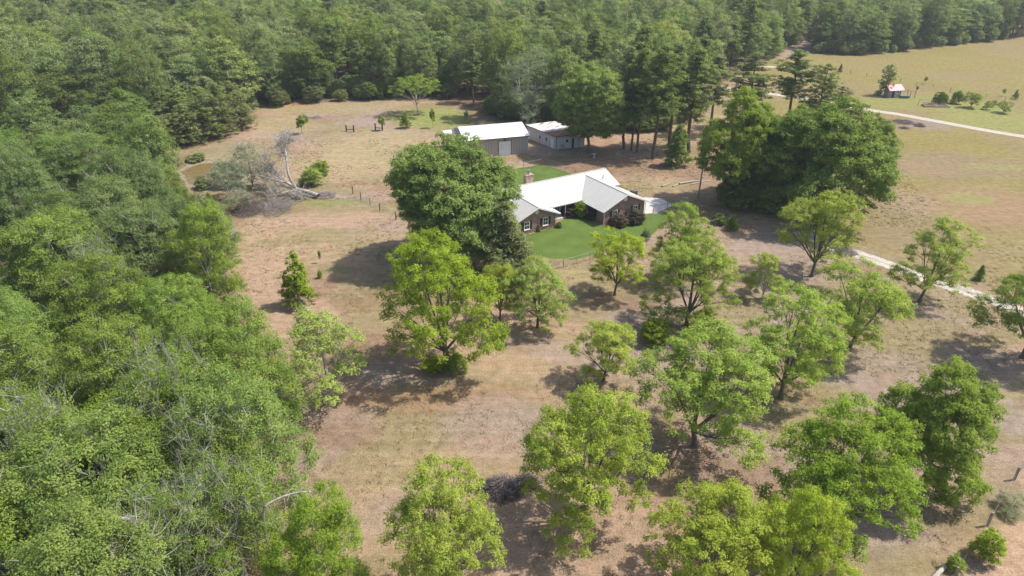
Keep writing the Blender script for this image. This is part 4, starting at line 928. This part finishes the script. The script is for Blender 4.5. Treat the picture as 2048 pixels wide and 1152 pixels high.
l_2 = MB(); l_2.box(8.0, 8.3, -.3, 0, 3.2, 3.35); l_2.bar((8.15, -.3, 3.28), (8.15, -.5, 3.1), .09, .14, 10); l_2.build('lamp', M['black'], BN)
window(BN, 0, 6.3, 1.1, 2.3, 1.1, 'x', -1, shutters=False); dd = MB(); dd.box(-.05, .02, 3.0, 4.0, 0, 2.1); dd.build('door', M['white'], BN)
a_ = MB(); a_.slab([(-2.6, 7.4, 3.28), (.0, 7.4, 3.42), (.0, 10.3, 3.42), (-2.6, 10.3, 3.28)], .08); AW = a_.build('awning', M['barnroof'], BN)
for y in (7.5, 10.2): p_ = MB(); p_.box(-2.5, -2.36, y-.07, y+.07, 0, 3.19); p_.build('awning_post', M['darkwood'], BN)
t_ = MB()
for x in (0, 13.2):
    for y in (0, 10): t_.box(x-.05, x+.05, y-.05, y+.05, 0, 3.7)
t_.build('corner_trim', M['cream'], BN)
# ------------------------------------------------------------------ old shed
a1, a2 = R(20), R(124)
OS = empty('old_shed', (9.3, 141.4, 0), 0, 'old white sided metal shed with a rusty low roof, right of the barn', 'shed')
A_ = Vector((0, 0)); B_ = Vector((math.cos(a1), math.sin(a1)))*6.6; D_ = Vector((math.cos(a2), math.sin(a2)))*10.6; C_ = B_+D_
m = MB(); m.add([(p.x, p.y, z) for z in (0,) for p in (A_, B_, C_, D_)]+[(A_.x, A_.y, 2.75), (B_.x, B_.y, 2.95), (C_.x, C_.y, 3.05), (D_.x, D_.y, 2.85)], [(3, 2, 1, 0), (4, 5, 6, 7), (0, 1, 5, 4), (1, 2, 6, 5), (2, 3, 7, 6), (3, 0, 4, 7)]); m.build('wall', M['oldwall'], OS)
ex = lambda s, t, z: tuple(A_+(B_-A_)*s+(D_-A_)*t)+(z,)
r_ = MB(); r_.slab([ex(-.03, -.03, 2.84), ex(1.03, -.03, 3.04), ex(1.03, .40, 3.08), ex(-.03, .40, 2.88)], .07); r_.build('roof', M['rustfull'], OS)
r_ = MB(); r_.slab([ex(-.03, .38, 2.90), ex(1.03, .38, 3.10), ex(1.03, 1.03, 3.17), ex(-.03, 1.03, 2.97)], .06); r_.build('roof', M['rustroof'], OS)
t_ = MB(); t_.box(-.07, .07, -.07, .07, 0, 2.78); t_.bar(ex(-.035, -.03, 2.78), ex(-.035, 1.03, 2.90), .07, n=4); t_.bar(ex(-.03, -.035, 2.78), ex(1.03, -.035, 2.97), .07, n=4); t_.build('trim', M['brown'], OS)
def on_left(t0, t1, z0, z1, nm, mat, off=.04):
    q = MB(); nn = Vector((-math.sin(a2), math.cos(a2)))*off; d0, d1 = D_*t0, D_*t1; b0, b1 = d0+nn, d1+nn
    q.add([(p.x, p.y, z) for z in (z0, z1) for p in (d0, d1, b1, b0)], [(0, 3, 2, 1), (4, 5, 6, 7), (0, 1, 5, 4), (1, 2, 6, 5), (2, 3, 7, 6), (3, 0, 4, 7)]); return q.build(nm, mat, OS)
on_left(.08, .17, 0, 2.0, 'door', M['white']); on_left(.88, .97, 0, 2.0, 'door', M['white'])
on_left(.30, .345, 1.1, 1.75, 'window', M['black']); on_left(.52, .565, 1.1, 1.75, 'window', M['black'])
def on_front(t0, t1, z0, z1, nm, mat, off=.04):
    q = MB(); nn = Vector((math.sin(a1), -math.cos(a1)))*off; d0, d1 = B_*t0, B_*t1; b0, b1 = d0+nn, d1+nn
    q.add([(p.x, p.y, z) for z in (z0, z1) for p in (d0, d1, b1, b0)], [(0, 3, 2, 1), (4, 5, 6, 7), (0, 1, 5, 4), (1, 2, 6, 5), (2, 3, 7, 6), (3, 0, 4, 7)]); return q.build(nm, mat, OS)
on_front(.55, .63, 0, 2.1, 'doorway', M['black']); on_front(.34, .42, 1.2, 1.9, 'window', M['black'])
x, y = g(1128, 297); CT = empty('cream_tank', (x, y, 0), R(14), 'cream metal utility box standing against the front of the old shed', 'metal box')
m = MB(); m.box(-1.1, 1.1, -.55, .55, .12, 1.25); m.build('body', M['cream'], CT, bevel=.04); m = MB(); m.box(-1.17, 1.17, -.62, .62, 1.25, 1.36); m.build('lid', M['cream'], CT); m = MB(); m.box(-1.0, -.8, -.5, .5, 0, .12); m.box(.8, 1.0, -.5, .5, 0, .12); m.build('skid', M['darkwood'], CT)
m = MB(); 
for k in range(8): m.box(-.95+k*.12, -.90+k*.12, -.575, -.55, .3, 1.1)
m.build('grille', M['steel'], CT)
# ------------------------------------------------------------------ red roofed hut and its garden
x, y = g(1783, 193.5); HT = empty('garden_hut', (x, y, 0), R(12), 'small board hut with faded red roof out in the pasture', 'hut')
m = MB(); gable_block(m, -1.3, 2.0, -.9, 1.7, 2.15, 3.0, 'x'); m.build('wall', M['hutwall'], HT)
r_ = MB(); r_.slab([(-2.2, .4, 3.25), (2.45, .4, 3.25), (2.45, -1.5, 1.98), (-2.2, -1.5, 1.98)], .07); r_.slab([(-2.2, .403, 3.247), (-2.2, 2.3, 1.98), (2.45, 2.3, 1.98), (2.45, .403, 3.247)], .07); r_.build('roof', M['pinkroof'], HT)
window(HT, 1.0, -.9, 1.0, 1.8, .8, shutters=False); d_ = MB(); d_.box(-.9, -.1, -.95, -.88, 0, 1.9); d_.build('door', M['darkwood'], HT)
for yy in (-1.3, 2.1): p_ = MB(); p_.box(-2.1, -1.98, yy-.06, yy+.06, 0, 2.05); p_.build('porch_post', M['hutwall'], HT)
p_ = MB(); p_.box(-2.2, -1.3, -.9, 1.7, 0, .2); p_.build('step', M['oldwood'], HT)
x, y = g(1812, 196); GF = empty('garden_trellis', (x, y, 0), R(-8), 'thin dark post trellis over a green planter, right beside the hut', 'trellis')
for px_, py_ in ((-2.0, -.5), (-2.0, 1.4), (.7, -.5), (.7, 1.4), (2.2, .2)): p_ = MB(); p_.box(px_-.05, px_+.05, py_-.05, py_+.05, 0, 1.9); p_.build('post', M['darkwood'], GF)
p_ = MB(); p_.box(-2.05, .75, -.55, -.45, 1.9, 1.98); p_.box(-2.05, .75, 1.35, 1.45, 1.9, 1.98); p_.build('beam', M['greenpaint'], GF)
p_ = MB(); p_.box(-1.6, .6, -.4, .5, .1, .6); p_.box(-1.7, .7, -.5, -.4, .55, .63); p_.build('planter', M['greenpaint'], GF)
x, y = g(1870, 213); RBd = empty('raised_bed', (x, y, 0), R(-6), 'pinkish wooden raised garden bed with a low pole frame', 'raised bed')
p_ = MB()
for a in ((-3.0, 3.2, -1.2, -1.05), (-3.0, 3.2, 1.05, 1.2)): p_.box(*a, 0, .42)
for a in ((-3.0, -2.85), (0.0, .15), (3.05, 3.2)): p_.box(*a, -1.05, 1.05, 0, .42)
p_.build('border', M['bedwood'], RBd); p_ = MB(); p_.box(-2.85, 0, -1.05, 1.05, 0, .3); p_.box(.15, 3.05, -1.05, 1.05, 0, .26); p_.build('soil', M['soil'], RBd)
for px_, py_ in ((-3.6, -1.3), (-3.6, 1.6), (-.5, 1.6), (2.5, 1.9)): p_ = MB(); p_.box(px_-.05, px_+.05, py_-.05, py_+.05, 0, 1.3); p_.build('post', M['oldwood'], RBd)
p_ = MB(); p_.bar((-3.6, -1.3, 1.3), (-3.6, 1.6, 1.3), .05); p_.bar((-3.6, 1.6, 1.3), (2.5, 1.9, 1.25), .05); p_.bar((-3.6, -1.3, 1.28), (.2, -.2, .9), .05); p_.build('rail', M['oldwood'], RBd)
# ------------------------------------------------------------------ utility pole and wires
x, y = g(1396, 398); ph = top_z(y, 313); UP = empty('utility_pole', (x, y, 0), 0, 'weathered wooden utility pole with a grey transformer can, beside the yard', 'utility pole')
m = MB(); m.bar((0, 0, 0), (.12, 0, ph), .15, .10, 10); m.build('pole', M['oldwood'], UP)
m = MB(); m.bar((.5, -.1, ph-2.0), (.5, -.1, ph-1.0), .30, n=16); m.bar((.5, -.1, ph-1.0), (.5, -.1, ph-.9), .30, .12, 16); TR = m.build('transformer', simple('transformer_grey', (0.42, 0.47, 0.52), .4, var=.08), UP)
m = MB(); m.bar((.5, -.1, ph-.95), (.5, -.1, ph-.6), .05, .03, 8); m.build('bushing', M['brown'], TR)
m = MB(); m.bar((-.1, 0, ph-.25), (.9, 0, ph-.05), .05, n=6); m.bar((.9, 0, ph-.1), (.9, 0, ph+.2), .04, n=6); m.bar((.5, 0, ph-.2), (.5, 0, ph+.05), .05, n=8); m.build('bracket', M['cream'], UP)
wv = Tubes(); dst = Vector((70, 138, ph+1))
for dz in (0, -1.9):
    a = np.array((x+.9 if dz == 0 else x+.5, y, ph+dz)); b = np.array((dst.x, dst.y, dst.z+dz)); wv.path(bez(a, (a+b)/2-np.array((0, 0, 1.6)), b, 14), np.full(14, .018), 4)
v_, q_ = wv.data(); o = bpy.data.objects.new('power_line', np_mesh('power_line', v_, q_, [M['steel']])); COL.objects.link(o); tag(o, 'two thin wires sagging from the utility pole into the oak tree', 'wire')
# ------------------------------------------------------------------ fences
def fence(name, pts, h, label, post_mat, post_r=.03, gap=2.6, rail=True, wires=4, lattice=True, group=None, cat='fence', ph_=None):
    x0, y0 = pts[0]; E = empty(name, (x0, y0, 0), 0, label, cat, group); rel = [Vector((a-x0, b-y0, 0)) for a, b in pts]; rl = Tubes(); fb = Tubes()
    for i in range(len(rel)-1):
        a, b = rel[i], rel[i+1]; L_ = (b-a).length; k = max(1, round(L_/gap))
        for j in range(k+(i == len(rel)-2)):
            p = a.lerp(b, j/k); q = MB(); big = 1.5 if j == 0 else 1; q.bar(p, p+Vector((0, 0, (ph_ or h)*(1.08 if big > 1 else 1))), post_r*big, n=7); q.build('post', post_mat, E)
        if rail: rl.path([a+Vector((0, 0, h)), b+Vector((0, 0, h))], [.024, .024], 5)
        for w_ in range(wires): z = h*(w_+.5)/wires; fb.path([a+Vector((0, 0, z)), b+Vector((0, 0, z))], [.006, .006], 3)
        if lattice:
            n_l = int(L_/.22)
            for j in range(n_l):
                p = a.lerp(b, j/n_l); q = a.lerp(b, min(1, (j+1.5)/n_l)); fb.path([p, q+Vector((0, 0, h))], [.004, .004], 3)
    if rail: v, q = rl.data(); o = bpy.data.objects.new('top_rail', np_mesh('top_rail', v, q, [M['steel']])); COL.objects.link(o); o.parent = E
    v, q = fb.data(); o = bpy.data.objects.new('wire_mesh', np_mesh('wire_mesh', v, q, [M['steel']])); COL.objects.link(o); o.parent = E
    return E
fence('chain_fence', P((960, 352), (1026, 341), (1089, 329), (1093, 329), (1150, 350), (1212, 376), (1270, 396)), 1.2, 'chain link fence round the back lawn behind the brick house', M['steel'])
fence('chain_fence', P((1306, 428), (1334, 419), (1350, 410)), 1.2, 'short chain link fence in front of the concrete pad', M['steel'])
fence('chain_fence', P((1020, 560), (1064, 548), (1127, 535), (1205, 513), (1262, 500), (1350, 478), (1430, 453), (1462, 443)), 1.2, 'long chain link fence between front lawn and orchard', M['steel'])
fence('wire_fence', P((706, 388), (722, 400), (760, 422), (792, 440), (850, 474)), 1.3, 'wire fence crossing the meadow left of the big oak', M['darkwood'], .05, 3.5, False, 4, True)
fence('wire_fence', P((1640, 138), (1700, 148), (1800, 165), (1900, 184), (2048, 208), (2130, 222)), 1.2, 'faint wire fence between pasture and hay field beyond the hut', M['oldwood'], .05, 5, False, 3, False)
fence('wire_fence', P((480, 222), (560, 214), (640, 209)), 1.1, 'wire fence along the front of the back wood', M['darkwood'], .05, 4, False, 3, False)
fence('wire_fence', P((2075, 900), (2028, 960), (1974, 1052), (1905, 1160)), 1.35, 'old wire fence with a grey wooden post at the lower right edge', M['oldwood'], .07, 5.2, False, 4, False)
# ------------------------------------------------------------------ small things
def post_frame(x0, x1, y0, lab):
    a, b = g(x0, y0), g(x1, y0+1); E = empty('post_trellis', (*a, 0), 0, lab, 'trellis', 'post frames in the back meadow'); v = Vector((b[0]-a[0], b[1]-a[1], 0))
    for p in (Vector(), v): q = MB(); q.box(p.x-.13, p.x+.13, p.y-.13, p.y+.13, 0, 1.55); q.build('post', M['darkwood'], E)
    q = MB(); q.bar((0, 0, .55), v+Vector((0, 0, .55)), .09); q.build('rail', M['darkwood'], E)
post_frame(693, 708, 263, 'dark two-post frame alone in the back meadow, nearer the fallen tree'); post_frame(751, 765, 260, 'dark two-post frame with a young tree growing at its right post')
for bx, by, tp, wd, k, mt, nm, lb_ in [
 (605, 268, 231, 20, 'sapling', 'pecan_deep', 'sapling', 'round headed sapling on a thin stem above the fallen tree'),
 (765, 261, 232, 15, 'sapling', None, 'sapling', 'small round sapling beside the dark two-post frame'),
 (812, 256, 222, 28, 'young', None, 'sapling', 'bushy young tree just left of the flat topped tree'),
 (866, 256, 218, 11, 'sapling', 'pecan_deep', 'sapling', 'thin upright sapling right of the flat topped tree'),
 (933, 247, 222, 9, 'sapling', 'grey', 'sapling', 'thin grey sapling behind the barn, at the wood shadow'),
 (641, 526, 501, 6, 'sapling', 'oak', 'sapling', 'tiny upright sapling on the bare meadow right of the young tree'),
 (641, 556, 538, 12, 'bush1', 'pecan_deep', 'shrub', 'tiny low sprout below the upright sapling on the meadow'),
 (1850, 168, 153, 7, 'sapling', 'pecan_pale', 'sapling', 'pale sapling by the field fence right of the hut'),
 (1833, 184, 172, 5, 'sapling', 'oak', 'sapling', 'dark little sapling between hut and raised bed'),
 (2006, 192, 177, 7, 'sapling', 'pecan_pale', 'sapling', 'pale sapling on the field fence near right edge'),
 (2030, 198, 178, 14, 'young', 'grey', 'sapling', 'grey leaning sapling at the field fence, nearest right edge')]:
    tree_px(nm, k, bx, by, tp, wd, lb_, 'sapling' if nm == 'sapling' else 'shrub', mat=mt)
for bx, by, tp, wd, k, mt, lb_ in [
 (1879, 208, 183, 28, 'bush0', 'pecan_deep', 'rounded green fruit bush directly behind the raised bed'),
 (1912, 207, 181, 28, 'oak1', 'oak', 'dark flat crowned fruit tree, second in the garden row'),
 (1941, 215, 184, 38, 'pecan1', 'pecan_deep', 'brightest and widest fruit tree in the garden row'),
 (1973, 219, 201, 20, 'pecan2', 'pecan_deep', 'slight fruit tree right of the brightest one'),
 (1986, 214, 200, 14, 'pecan4', 'grey', 'thin greyish fruit tree behind the garden row end'),
 (2006, 226, 202, 32, 'pecan3', 'pecan_deep', 'last fruit tree on the right of the garden row')]:
    tree_px('fruit_tree', k, bx, by, tp, wd, lb_, 'fruit tree', 'fruit trees by the garden', mt)
SH = [
 (1160, 433, 402, 32, 'bush0', 'pecan_deep', 'round light green bush at the house porch corner'),
 (1138, 432, 412, 30, 'bush0', 'red', 'dark purple leaved bush left of the round light green one'),
 (1182, 438, 410, 28, 'bush0', 'red', 'dark bush between the round light green one and the brick wing'),
 (1236, 452, 426, 36, 'bush0', 'red', 'dark flowering bush under the left window of the right gable'),
 (1268, 445, 417, 44, 'bush0', 'red', 'dark flowering bush under the right window of the right gable'),
 (1118, 455, 443, 13, 'bush0', 'oak', 'small clipped shrub at the right corner of the left gable'),
 (1077, 463, 448, 12, 'cedar', 'cedar', 'small brownish conical shrub between the left gable windows'),
 (1292, 479, 455, 22, 'bush1', 'grey', 'thin twiggy shrub on the right tip of the front lawn'),
 (1437, 447, 426, 30, 'bush0', 'oak', 'dark round bush by the end of the front fence, left of two'),
 (1463, 460, 428, 32, 'cedar', 'oak', 'dark upright bush by the end of the front fence, right of two'),
 (1456, 404, 350, 60, 'bush1', 'woodmid', 'leafy green undergrowth round the foot of the light tree by the pole'),
 (1476, 412, 340, 96, 'bush0', 'woodmid', 'green undergrowth between the pole tree and the massive oak'),
 (1560, 425, 360, 96, 'bush0', 'oak', 'dark undergrowth under the left side of the massive oak'),
 (1957, 560, 528, 26, 'cedar', 'oak', 'dark lone evergreen bush in the pasture across the drive'),
 (1966, 1118, 1050, 62, 'bush1', 'pecan_yellow', 'bright lime shrub by the lower right fence'),
 (1908, 1140, 1108, 36, 'bush1', 'pecan_pale', 'small pale sprouts beside the white log end'),
 (2020, 1020, 985, 76, 'wispy', 'scrubpine', 'low olive scrub along the right fence'),
 (1955, 850, 800, 44, 'bush1', 'scrubpine', 'thin brownish scrub right of the densest dark tree'),
 (872, 742, 706, 52, 'bush1', 'pecan', 'dark leafy suckers left of the tallest pecan trunk'),
 (912, 745, 696, 52, 'bush1', 'pecan_deep', 'dark leafy suckers right of the tallest pecan trunk'),
 (1312, 684, 628, 74, 'bush1', 'pecan_deep', 'dark low bushy growth under the broad bright pecan'),
 (1400, 660, 612, 60, 'bush1', 'pecan', 'leafy suckers at the foot of the broad bright pecan'),
 (424, 425, 383, 34, 'cedar', 'oak', 'dark green shrub at the lower left of the fallen tree'),
 (405, 378, 352, 34, 'bush1', 'grey', 'grey-green reeds on the near pond bank'),
 (392, 322, 304, 40, 'bush1', 'scrubpine', 'olive reeds on the far pond bank'),
 (624, 370, 330, 50, 'bush1', 'pecan_pale', 'bright light green thicket right of the fallen tree crown'),
 (640, 352, 318, 40, 'bush1', 'pecan_deep', 'smaller green thicket behind the light green one by the fallen tree'),
 (612, 244, 228, 18, 'bush1', 'grey', 'low grey brush behind the round headed sapling'),
 (1756, 190, 178, 16, 'bush1', 'pecan_deep', 'small green bush left of the hut porch'),
 (478, 424, 376, 70, 'wispy', 'grey', 'grey-green brush under the fallen tree limbs')]
for bx, by, tp, wd, k, mt, lb_ in SH:
    tree_px('shrub', k, bx, by, tp, wd, lb_, 'shrub', mat=mt)
for bx, by, tp, wd, k, mt, lb_ in [
 (462, 402, 312, 96, 'near3', 'grey', 'grey-green willow left of the fallen tree, over the pond'),
 (506, 372, 282, 84, 'near3', 'grey', 'grey willow crown behind the fallen limbs'),
 (462, 372, 318, 60, 'near0', 'oak', 'dark green tree at the right end of the pond')]:
    tree_px('willow_tree', 'wispy' if k == 'near3' else k, bx, by, tp, wd, lb_, 'tree', 'willows by the pond', mt)
# fallen tree
fx, fy = g(634, 396); FT = empty('fallen_tree', (fx, fy, 0), 0, 'big fallen dead tree with bleached limbs spread over the meadow', 'fallen tree')
def rel(px, py, z): a = g(px, py, z); return np.array((a[0]-fx, a[1]-fy, z))
tb = Tubes(); fr = np.random.RandomState(4)
def limb(p, r0, r1, sides=7, k=10):
    p = [np.array(q, float) for q in p]; pts = np.array(catmull(p, 5)); tb.path(pts, np.linspace(r0, r1, len(pts)), sides); return pts
main = limb([rel(637, 392, .5), rel(615, 384, .75), rel(590, 378, 1.0)], .42, .34, 10)
ends = []
for pl, r0 in [
 ([(592, 378, 1.0), (575, 366, 2.2), (555, 362, 3.0), (535, 358, 2.6), (524, 374, 1.8)], .17),
 ([(590, 379, 1.0), (565, 372, 1.8), (548, 376, 2.0), (541, 395, .8)], .15),
 ([(590, 381, .9), (566, 386, 1.3), (549, 396, .8), (536, 420, .2)], .14),
 ([(592, 376, 1.2), (578, 352, 3.6), (573, 318, 6.2), (571, 290, 8.0), (577, 266, 9.6)], .18),
 ([(573, 318, 6.2), (563, 300, 7.0), (562, 288, 7.8)], .07), ([(571, 292, 8.0), (584, 281, 8.6)], .05),
 ([(588, 374, 1.2), (566, 356, 2.4), (548, 340, 3.2), (540, 325, 4.2)], .13),
 ([(575, 366, 2.0), (545, 345, 3.4), (530, 330, 4.6), (530, 305, 6.0)], .10),
 ([(555, 362, 3.0), (520, 352, 3.0), (500, 346, 2.6), (470, 350, 2.0)], .10),
 ([(592, 380, 1.0), (597, 392, .3), (588, 402, .05)], .08), ([(600, 382, .9), (602, 394, .4), (606, 400, .1)], .08)]:
    pts = limb([rel(*q) for q in pl], r0*1.45, r0*.3); ends.append((pts, r0))
v, q = tb.data(); o = bpy.data.objects.new('trunk', np_mesh('trunk', v, q, [M['deadwood']])); COL.objects.link(o); o.parent = FT
tb = Tubes()
for pts, r0 in ends:
    for _ in range(60):
        a = pts[fr.randint(len(pts)//3, len(pts))]; d = unit(fr.normal(size=3)+np.array((-.5, .1, .5))); L_ = fr.uniform(.8, 3.0); b = a+d*L_
        b[2] = max(b[2], .1); mid = (a+b)/2+fr.normal(size=3)*.15; tb.path([a, mid, b], [.045, .03, .012], 3)
        for _ in range(5): e = mid+(b-mid)*fr.rand(); f = e+unit(fr.normal(size=3)+np.array((0, 0, .3)))*fr.uniform(.3, .8); tb.path([e, f], [.018, .007], 3)
v, q = tb.data(); o = bpy.data.objects.new('twigs', np_mesh('twigs', v, q, [M['deadwood']])); COL.objects.link(o); o.parent = FT
def sticks(name, px, py, rx, ry, h, n, mat, lab, cat, seed, L=(.6, 1.8), r=.02, blobs=1):
    rr_ = np.random.RandomState(seed); X, Y = g(px, py); d = depth(X, Y); RX = rx*d/FPX; RY = ry*d*d/(FPX*CAM_H); T = Tubes()
    for _ in range(n):
        a = rr_.uniform(0, 6.28); q_ = rr_.rand()**.6; x_, y_ = RX*q_*math.cos(a), RY*q_*math.sin(a); z_ = h*(1-q_**2)*rr_.uniform(0, 1)*(.7+.5*math.sin(x_*1.7+seed))+.06
        dd_ = unit(np.array((rr_.normal(), rr_.normal(), rr_.normal()*.35))); l_ = rr_.uniform(*L); p0 = np.array((x_, y_, z_))-dd_*l_/2; p1 = p0+dd_*l_; p0[2] = max(p0[2], .02); p1[2] = max(p1[2], .02)
        T.path([p0, (p0+p1)/2+rr_.normal(size=3)*.06*l_, p1], np.array((1, .8, .4))*r*rr_.uniform(.5, 1.7), 4)
    v, q = T.data(); o = bpy.data.objects.new(name, np_mesh(name, v, q, [mat])); COL.objects.link(o); o.location = (X, Y, 0); return tag(o, lab, cat)
DK = simple('dark_brush', (0.15, 0.122, 0.118), .95, var=.4, scale=3); GY_ = simple('grey_brush', (0.26, 0.23, 0.21), .95, var=.3, scale=3)
sticks('brush_pile', 1000, 982, 40, 19, 1.0, 1600, DK, 'dark brush pile of cut branches between lime pecan and forked pecan', 'brush pile', 1)
sticks('brush_pile', 1052, 968, 22, 7, .8, 450, DK, 'small dark heap of branches touching the right side of the main pile', 'brush pile', 2)
sticks('brush_pile', 500, 420, 26, 16, 3.2, 900, DK, 'dark purple-grey twig heap at the foot of the willows', 'brush pile', 3, (.8, 2.4), .016)
sticks('brush_pile', 556, 418, 28, 16, 2.0, 700, GY_, 'pale grey twig tangle below the fallen tree limbs', 'brush pile', 4, (.8, 2.2), .014)
sticks('brush_pile', 650, 392, 22, 8, .8, 350, GY_, 'pinkish root end rubble right of the fallen trunk', 'brush pile', 5, (.4, 1.2), .02)
sticks('brush_pile', 1806, 245, 22, 5, .35, 260, DK, 'flat scatter of dark sticks in the pasture below the track', 'brush pile', 6)
sticks('brush_pile', 1838, 252, 9, 3, .5, 150, DK, 'small dark stick heap right of the flat scatter', 'brush pile', 7)
sticks('brush_pile', 1808, 257, 8, 2, .3, 90, DK, 'tiny stick heap just below the flat scatter', 'brush pile', 8)
sticks('brush_pile', 1690, 505, 20, 8, 1.0, 260, GY_, 'grey brush at the start of the gravel drive under the round pecan', 'brush pile', 9)
sticks('brush_pile', 632, 236, 10, 3, .4, 120, GY_, 'little grey branch pile near the round headed sapling', 'brush pile', 10)
def log(px0, py0, px1, py1, r0, r1, lab, mat='deadwood', z0=None, z1=None):
    a, b = g(px0, py0), g(px1, py1); T = Tubes(); k = 6; p0 = np.array((0, 0, z0 or r0)); p1 = np.array((b[0]-a[0], b[1]-a[1], z1 or r1)); pts = bez(p0, (p0+p1)/2+np.array((.12, .2, .03)), p1, k); T.path(pts, np.linspace(r0, r1, k), 8)
    T.path([pts[3], pts[3]+np.array((.3, .3, .35))], [r1*.6, r1*.3], 5); v, q = T.data(); o = bpy.data.objects.new('log', np_mesh('log', v, q, [M[mat]])); COL.objects.link(o); o.location = (*a, 0); return tag(o, lab, 'log')
log(1324, 374, 1338, 369, .16, .10, 'short pale log lying behind the right end of the house'); log(1346, 374, 1357, 369, .13, .10, 'pale broken log, second one left of the utility pole')
log(1358, 369, 1398, 363, .2, .12, 'long brown fallen log reaching behind the utility pole', 'palebark'); log(1382, 370, 1420, 362, .12, .07, 'thin fallen branch across the foot of the utility pole', 'palebark')
log(1862, 1165, 1893, 1133, .20, .16, 'bleached log end at the bottom right edge'); log(1292, 298, 1322, 312, .10, .06, 'thin pale fallen branch among the pine stems', 'palebark')
# big pale dead trunk and limbs inside the left wood
for (ax_, ay_, az_), (bx_, by_, bz_), r_0, lab in [((130, 1060, 10.0), (262, 1040, 11.5), .28, 'thick pale dead trunk lying across the left wood crowns'), ((530, 1012, 8.0), (630, 985, 8.5), .10, 'bleached dead branch sticking out of the left wood over the meadow'), ((150, 1150, 10.5), (235, 1085, 12), .13, 'curved pale dead branch at the bottom left of the wood')]:
    A0 = np.array((*g(ax_, ay_, az_), az_)); B0 = np.array((*g(bx_, by_, bz_), bz_)); T = Tubes(); ft0 = A0.copy(); ft0[2] = 0; off = A0.copy(); off[2] = 0
    T.path(bez(ft0-off, A0-off+np.array((-.8, 0, -1.5)), A0-off, 7), np.linspace(r_0*1.3, r_0, 7), 8); pts = bez(A0-off, (A0+B0)/2-off+np.array((0, .4, .5)), B0-off, 9); T.path(pts, np.linspace(r_0, r_0*.35, 9), 8)
    rq = np.random.RandomState(int(ax_))
    for _ in range(16):
        p = pts[rq.randint(2, 9)]; e = p+unit(rq.normal(size=3)+np.array((.5, 0, .3)))*rq.uniform(.6, 1.8); T.path(bez(p, (p+e)/2+rq.normal(size=3)*.2, e, 5), np.linspace(r_0*.22, .012, 5), 4)
    v, q = T.data(); o = bpy.data.objects.new('dead_tree', np_mesh('dead_tree', v, q, [M['deadwood']])); COL.objects.link(o); o.location = tuple(off); tag(o, lab, 'dead tree')
# yard furniture
x, y = g(1188, 316); BB = empty('birdbath', (x, y, 0), 0, 'small white birdbath below the light green shed tree', 'birdbath')
m = MB(); m.bar((0, 0, 0), (0, 0, .08), .25, .2, 14); m.bar((0, 0, .08), (0, 0, .7), .11, .08, 12); m.build('pedestal', M['pot'], BB); m = MB(); m.bar((0, 0, .7), (0, 0, .85), .15, .42, 18); m.build('basin', M['pot'], BB)
x, y = g(1267, 392); AC = empty('air_conditioner', (x, y, 0), R(31), 'dark grey air conditioning unit behind the right end of the house', 'air conditioner')
m = MB(); m.box(-.5, .5, -.45, .45, .08, .95); m.build('cabinet', simple('dark_metal', (0.045, 0.05, 0.055), .5, var=.2), AC, bevel=.04); m = MB(); m.bar((0, 0, .95), (0, 0, 1.02), .38, .36, 18); m.build('fan_grille', M['steel'], AC); m = MB(); m.box(-.6, .6, -.55, .55, 0, .08); m.build('base', CONC, AC)
m = MB(); m.box(.2, 1.2, 0, .06, 0, 1); 
x, y = g(1157, 300); YL = empty('yard_lamp', (x, y, 0), 0, 'white globe yard lamp on a dark post by the old shed', 'lamp'); zt = top_z(y, 271)
m = MB(); m.bar((0, 0, 0), (0, 0, zt-.2), .05, n=8); m.build('post', M['black'], YL)
bm = bmesh.new(); bmesh.ops.create_icosphere(bm, subdivisions=3, radius=.2, matrix=Matrix.Translation((0, 0, zt))); me = bpy.data.meshes.new('globe'); bm.to_mesh(me); bm.free(); me.materials.append(M['white']); o = bpy.data.objects.new('globe', me); COL.objects.link(o); o.parent = YL
# ------------------------------------------------------------------ haze
HZ = 0.00022
if HZ:
    m = MB(); m.box(-1200, 1200, -260, 1500, -1.0, 46.0); o = m.build('haze', None, None) if False else None
    hm = bpy.data.materials.new('haze_air'); hm.use_nodes = True; hn = hm.node_tree.nodes; hn.clear(); out = hn.new('ShaderNodeOutputMaterial'); pv = hn.new('ShaderNodeVolumePrincipled')
    pv.inputs['Color'].default_value = (0.86, 0.93, 1.0, 1); pv.inputs['Density'].default_value = HZ; pv.inputs['Anisotropy'].default_value = 0.2; hm.node_tree.links.new(pv.outputs[0], out.inputs['Volume'])
    o = mesh_obj('haze', m.v, m.f, hm); tag(o, 'thin bluish summer haze over the whole place', 'haze', kind='stuff')
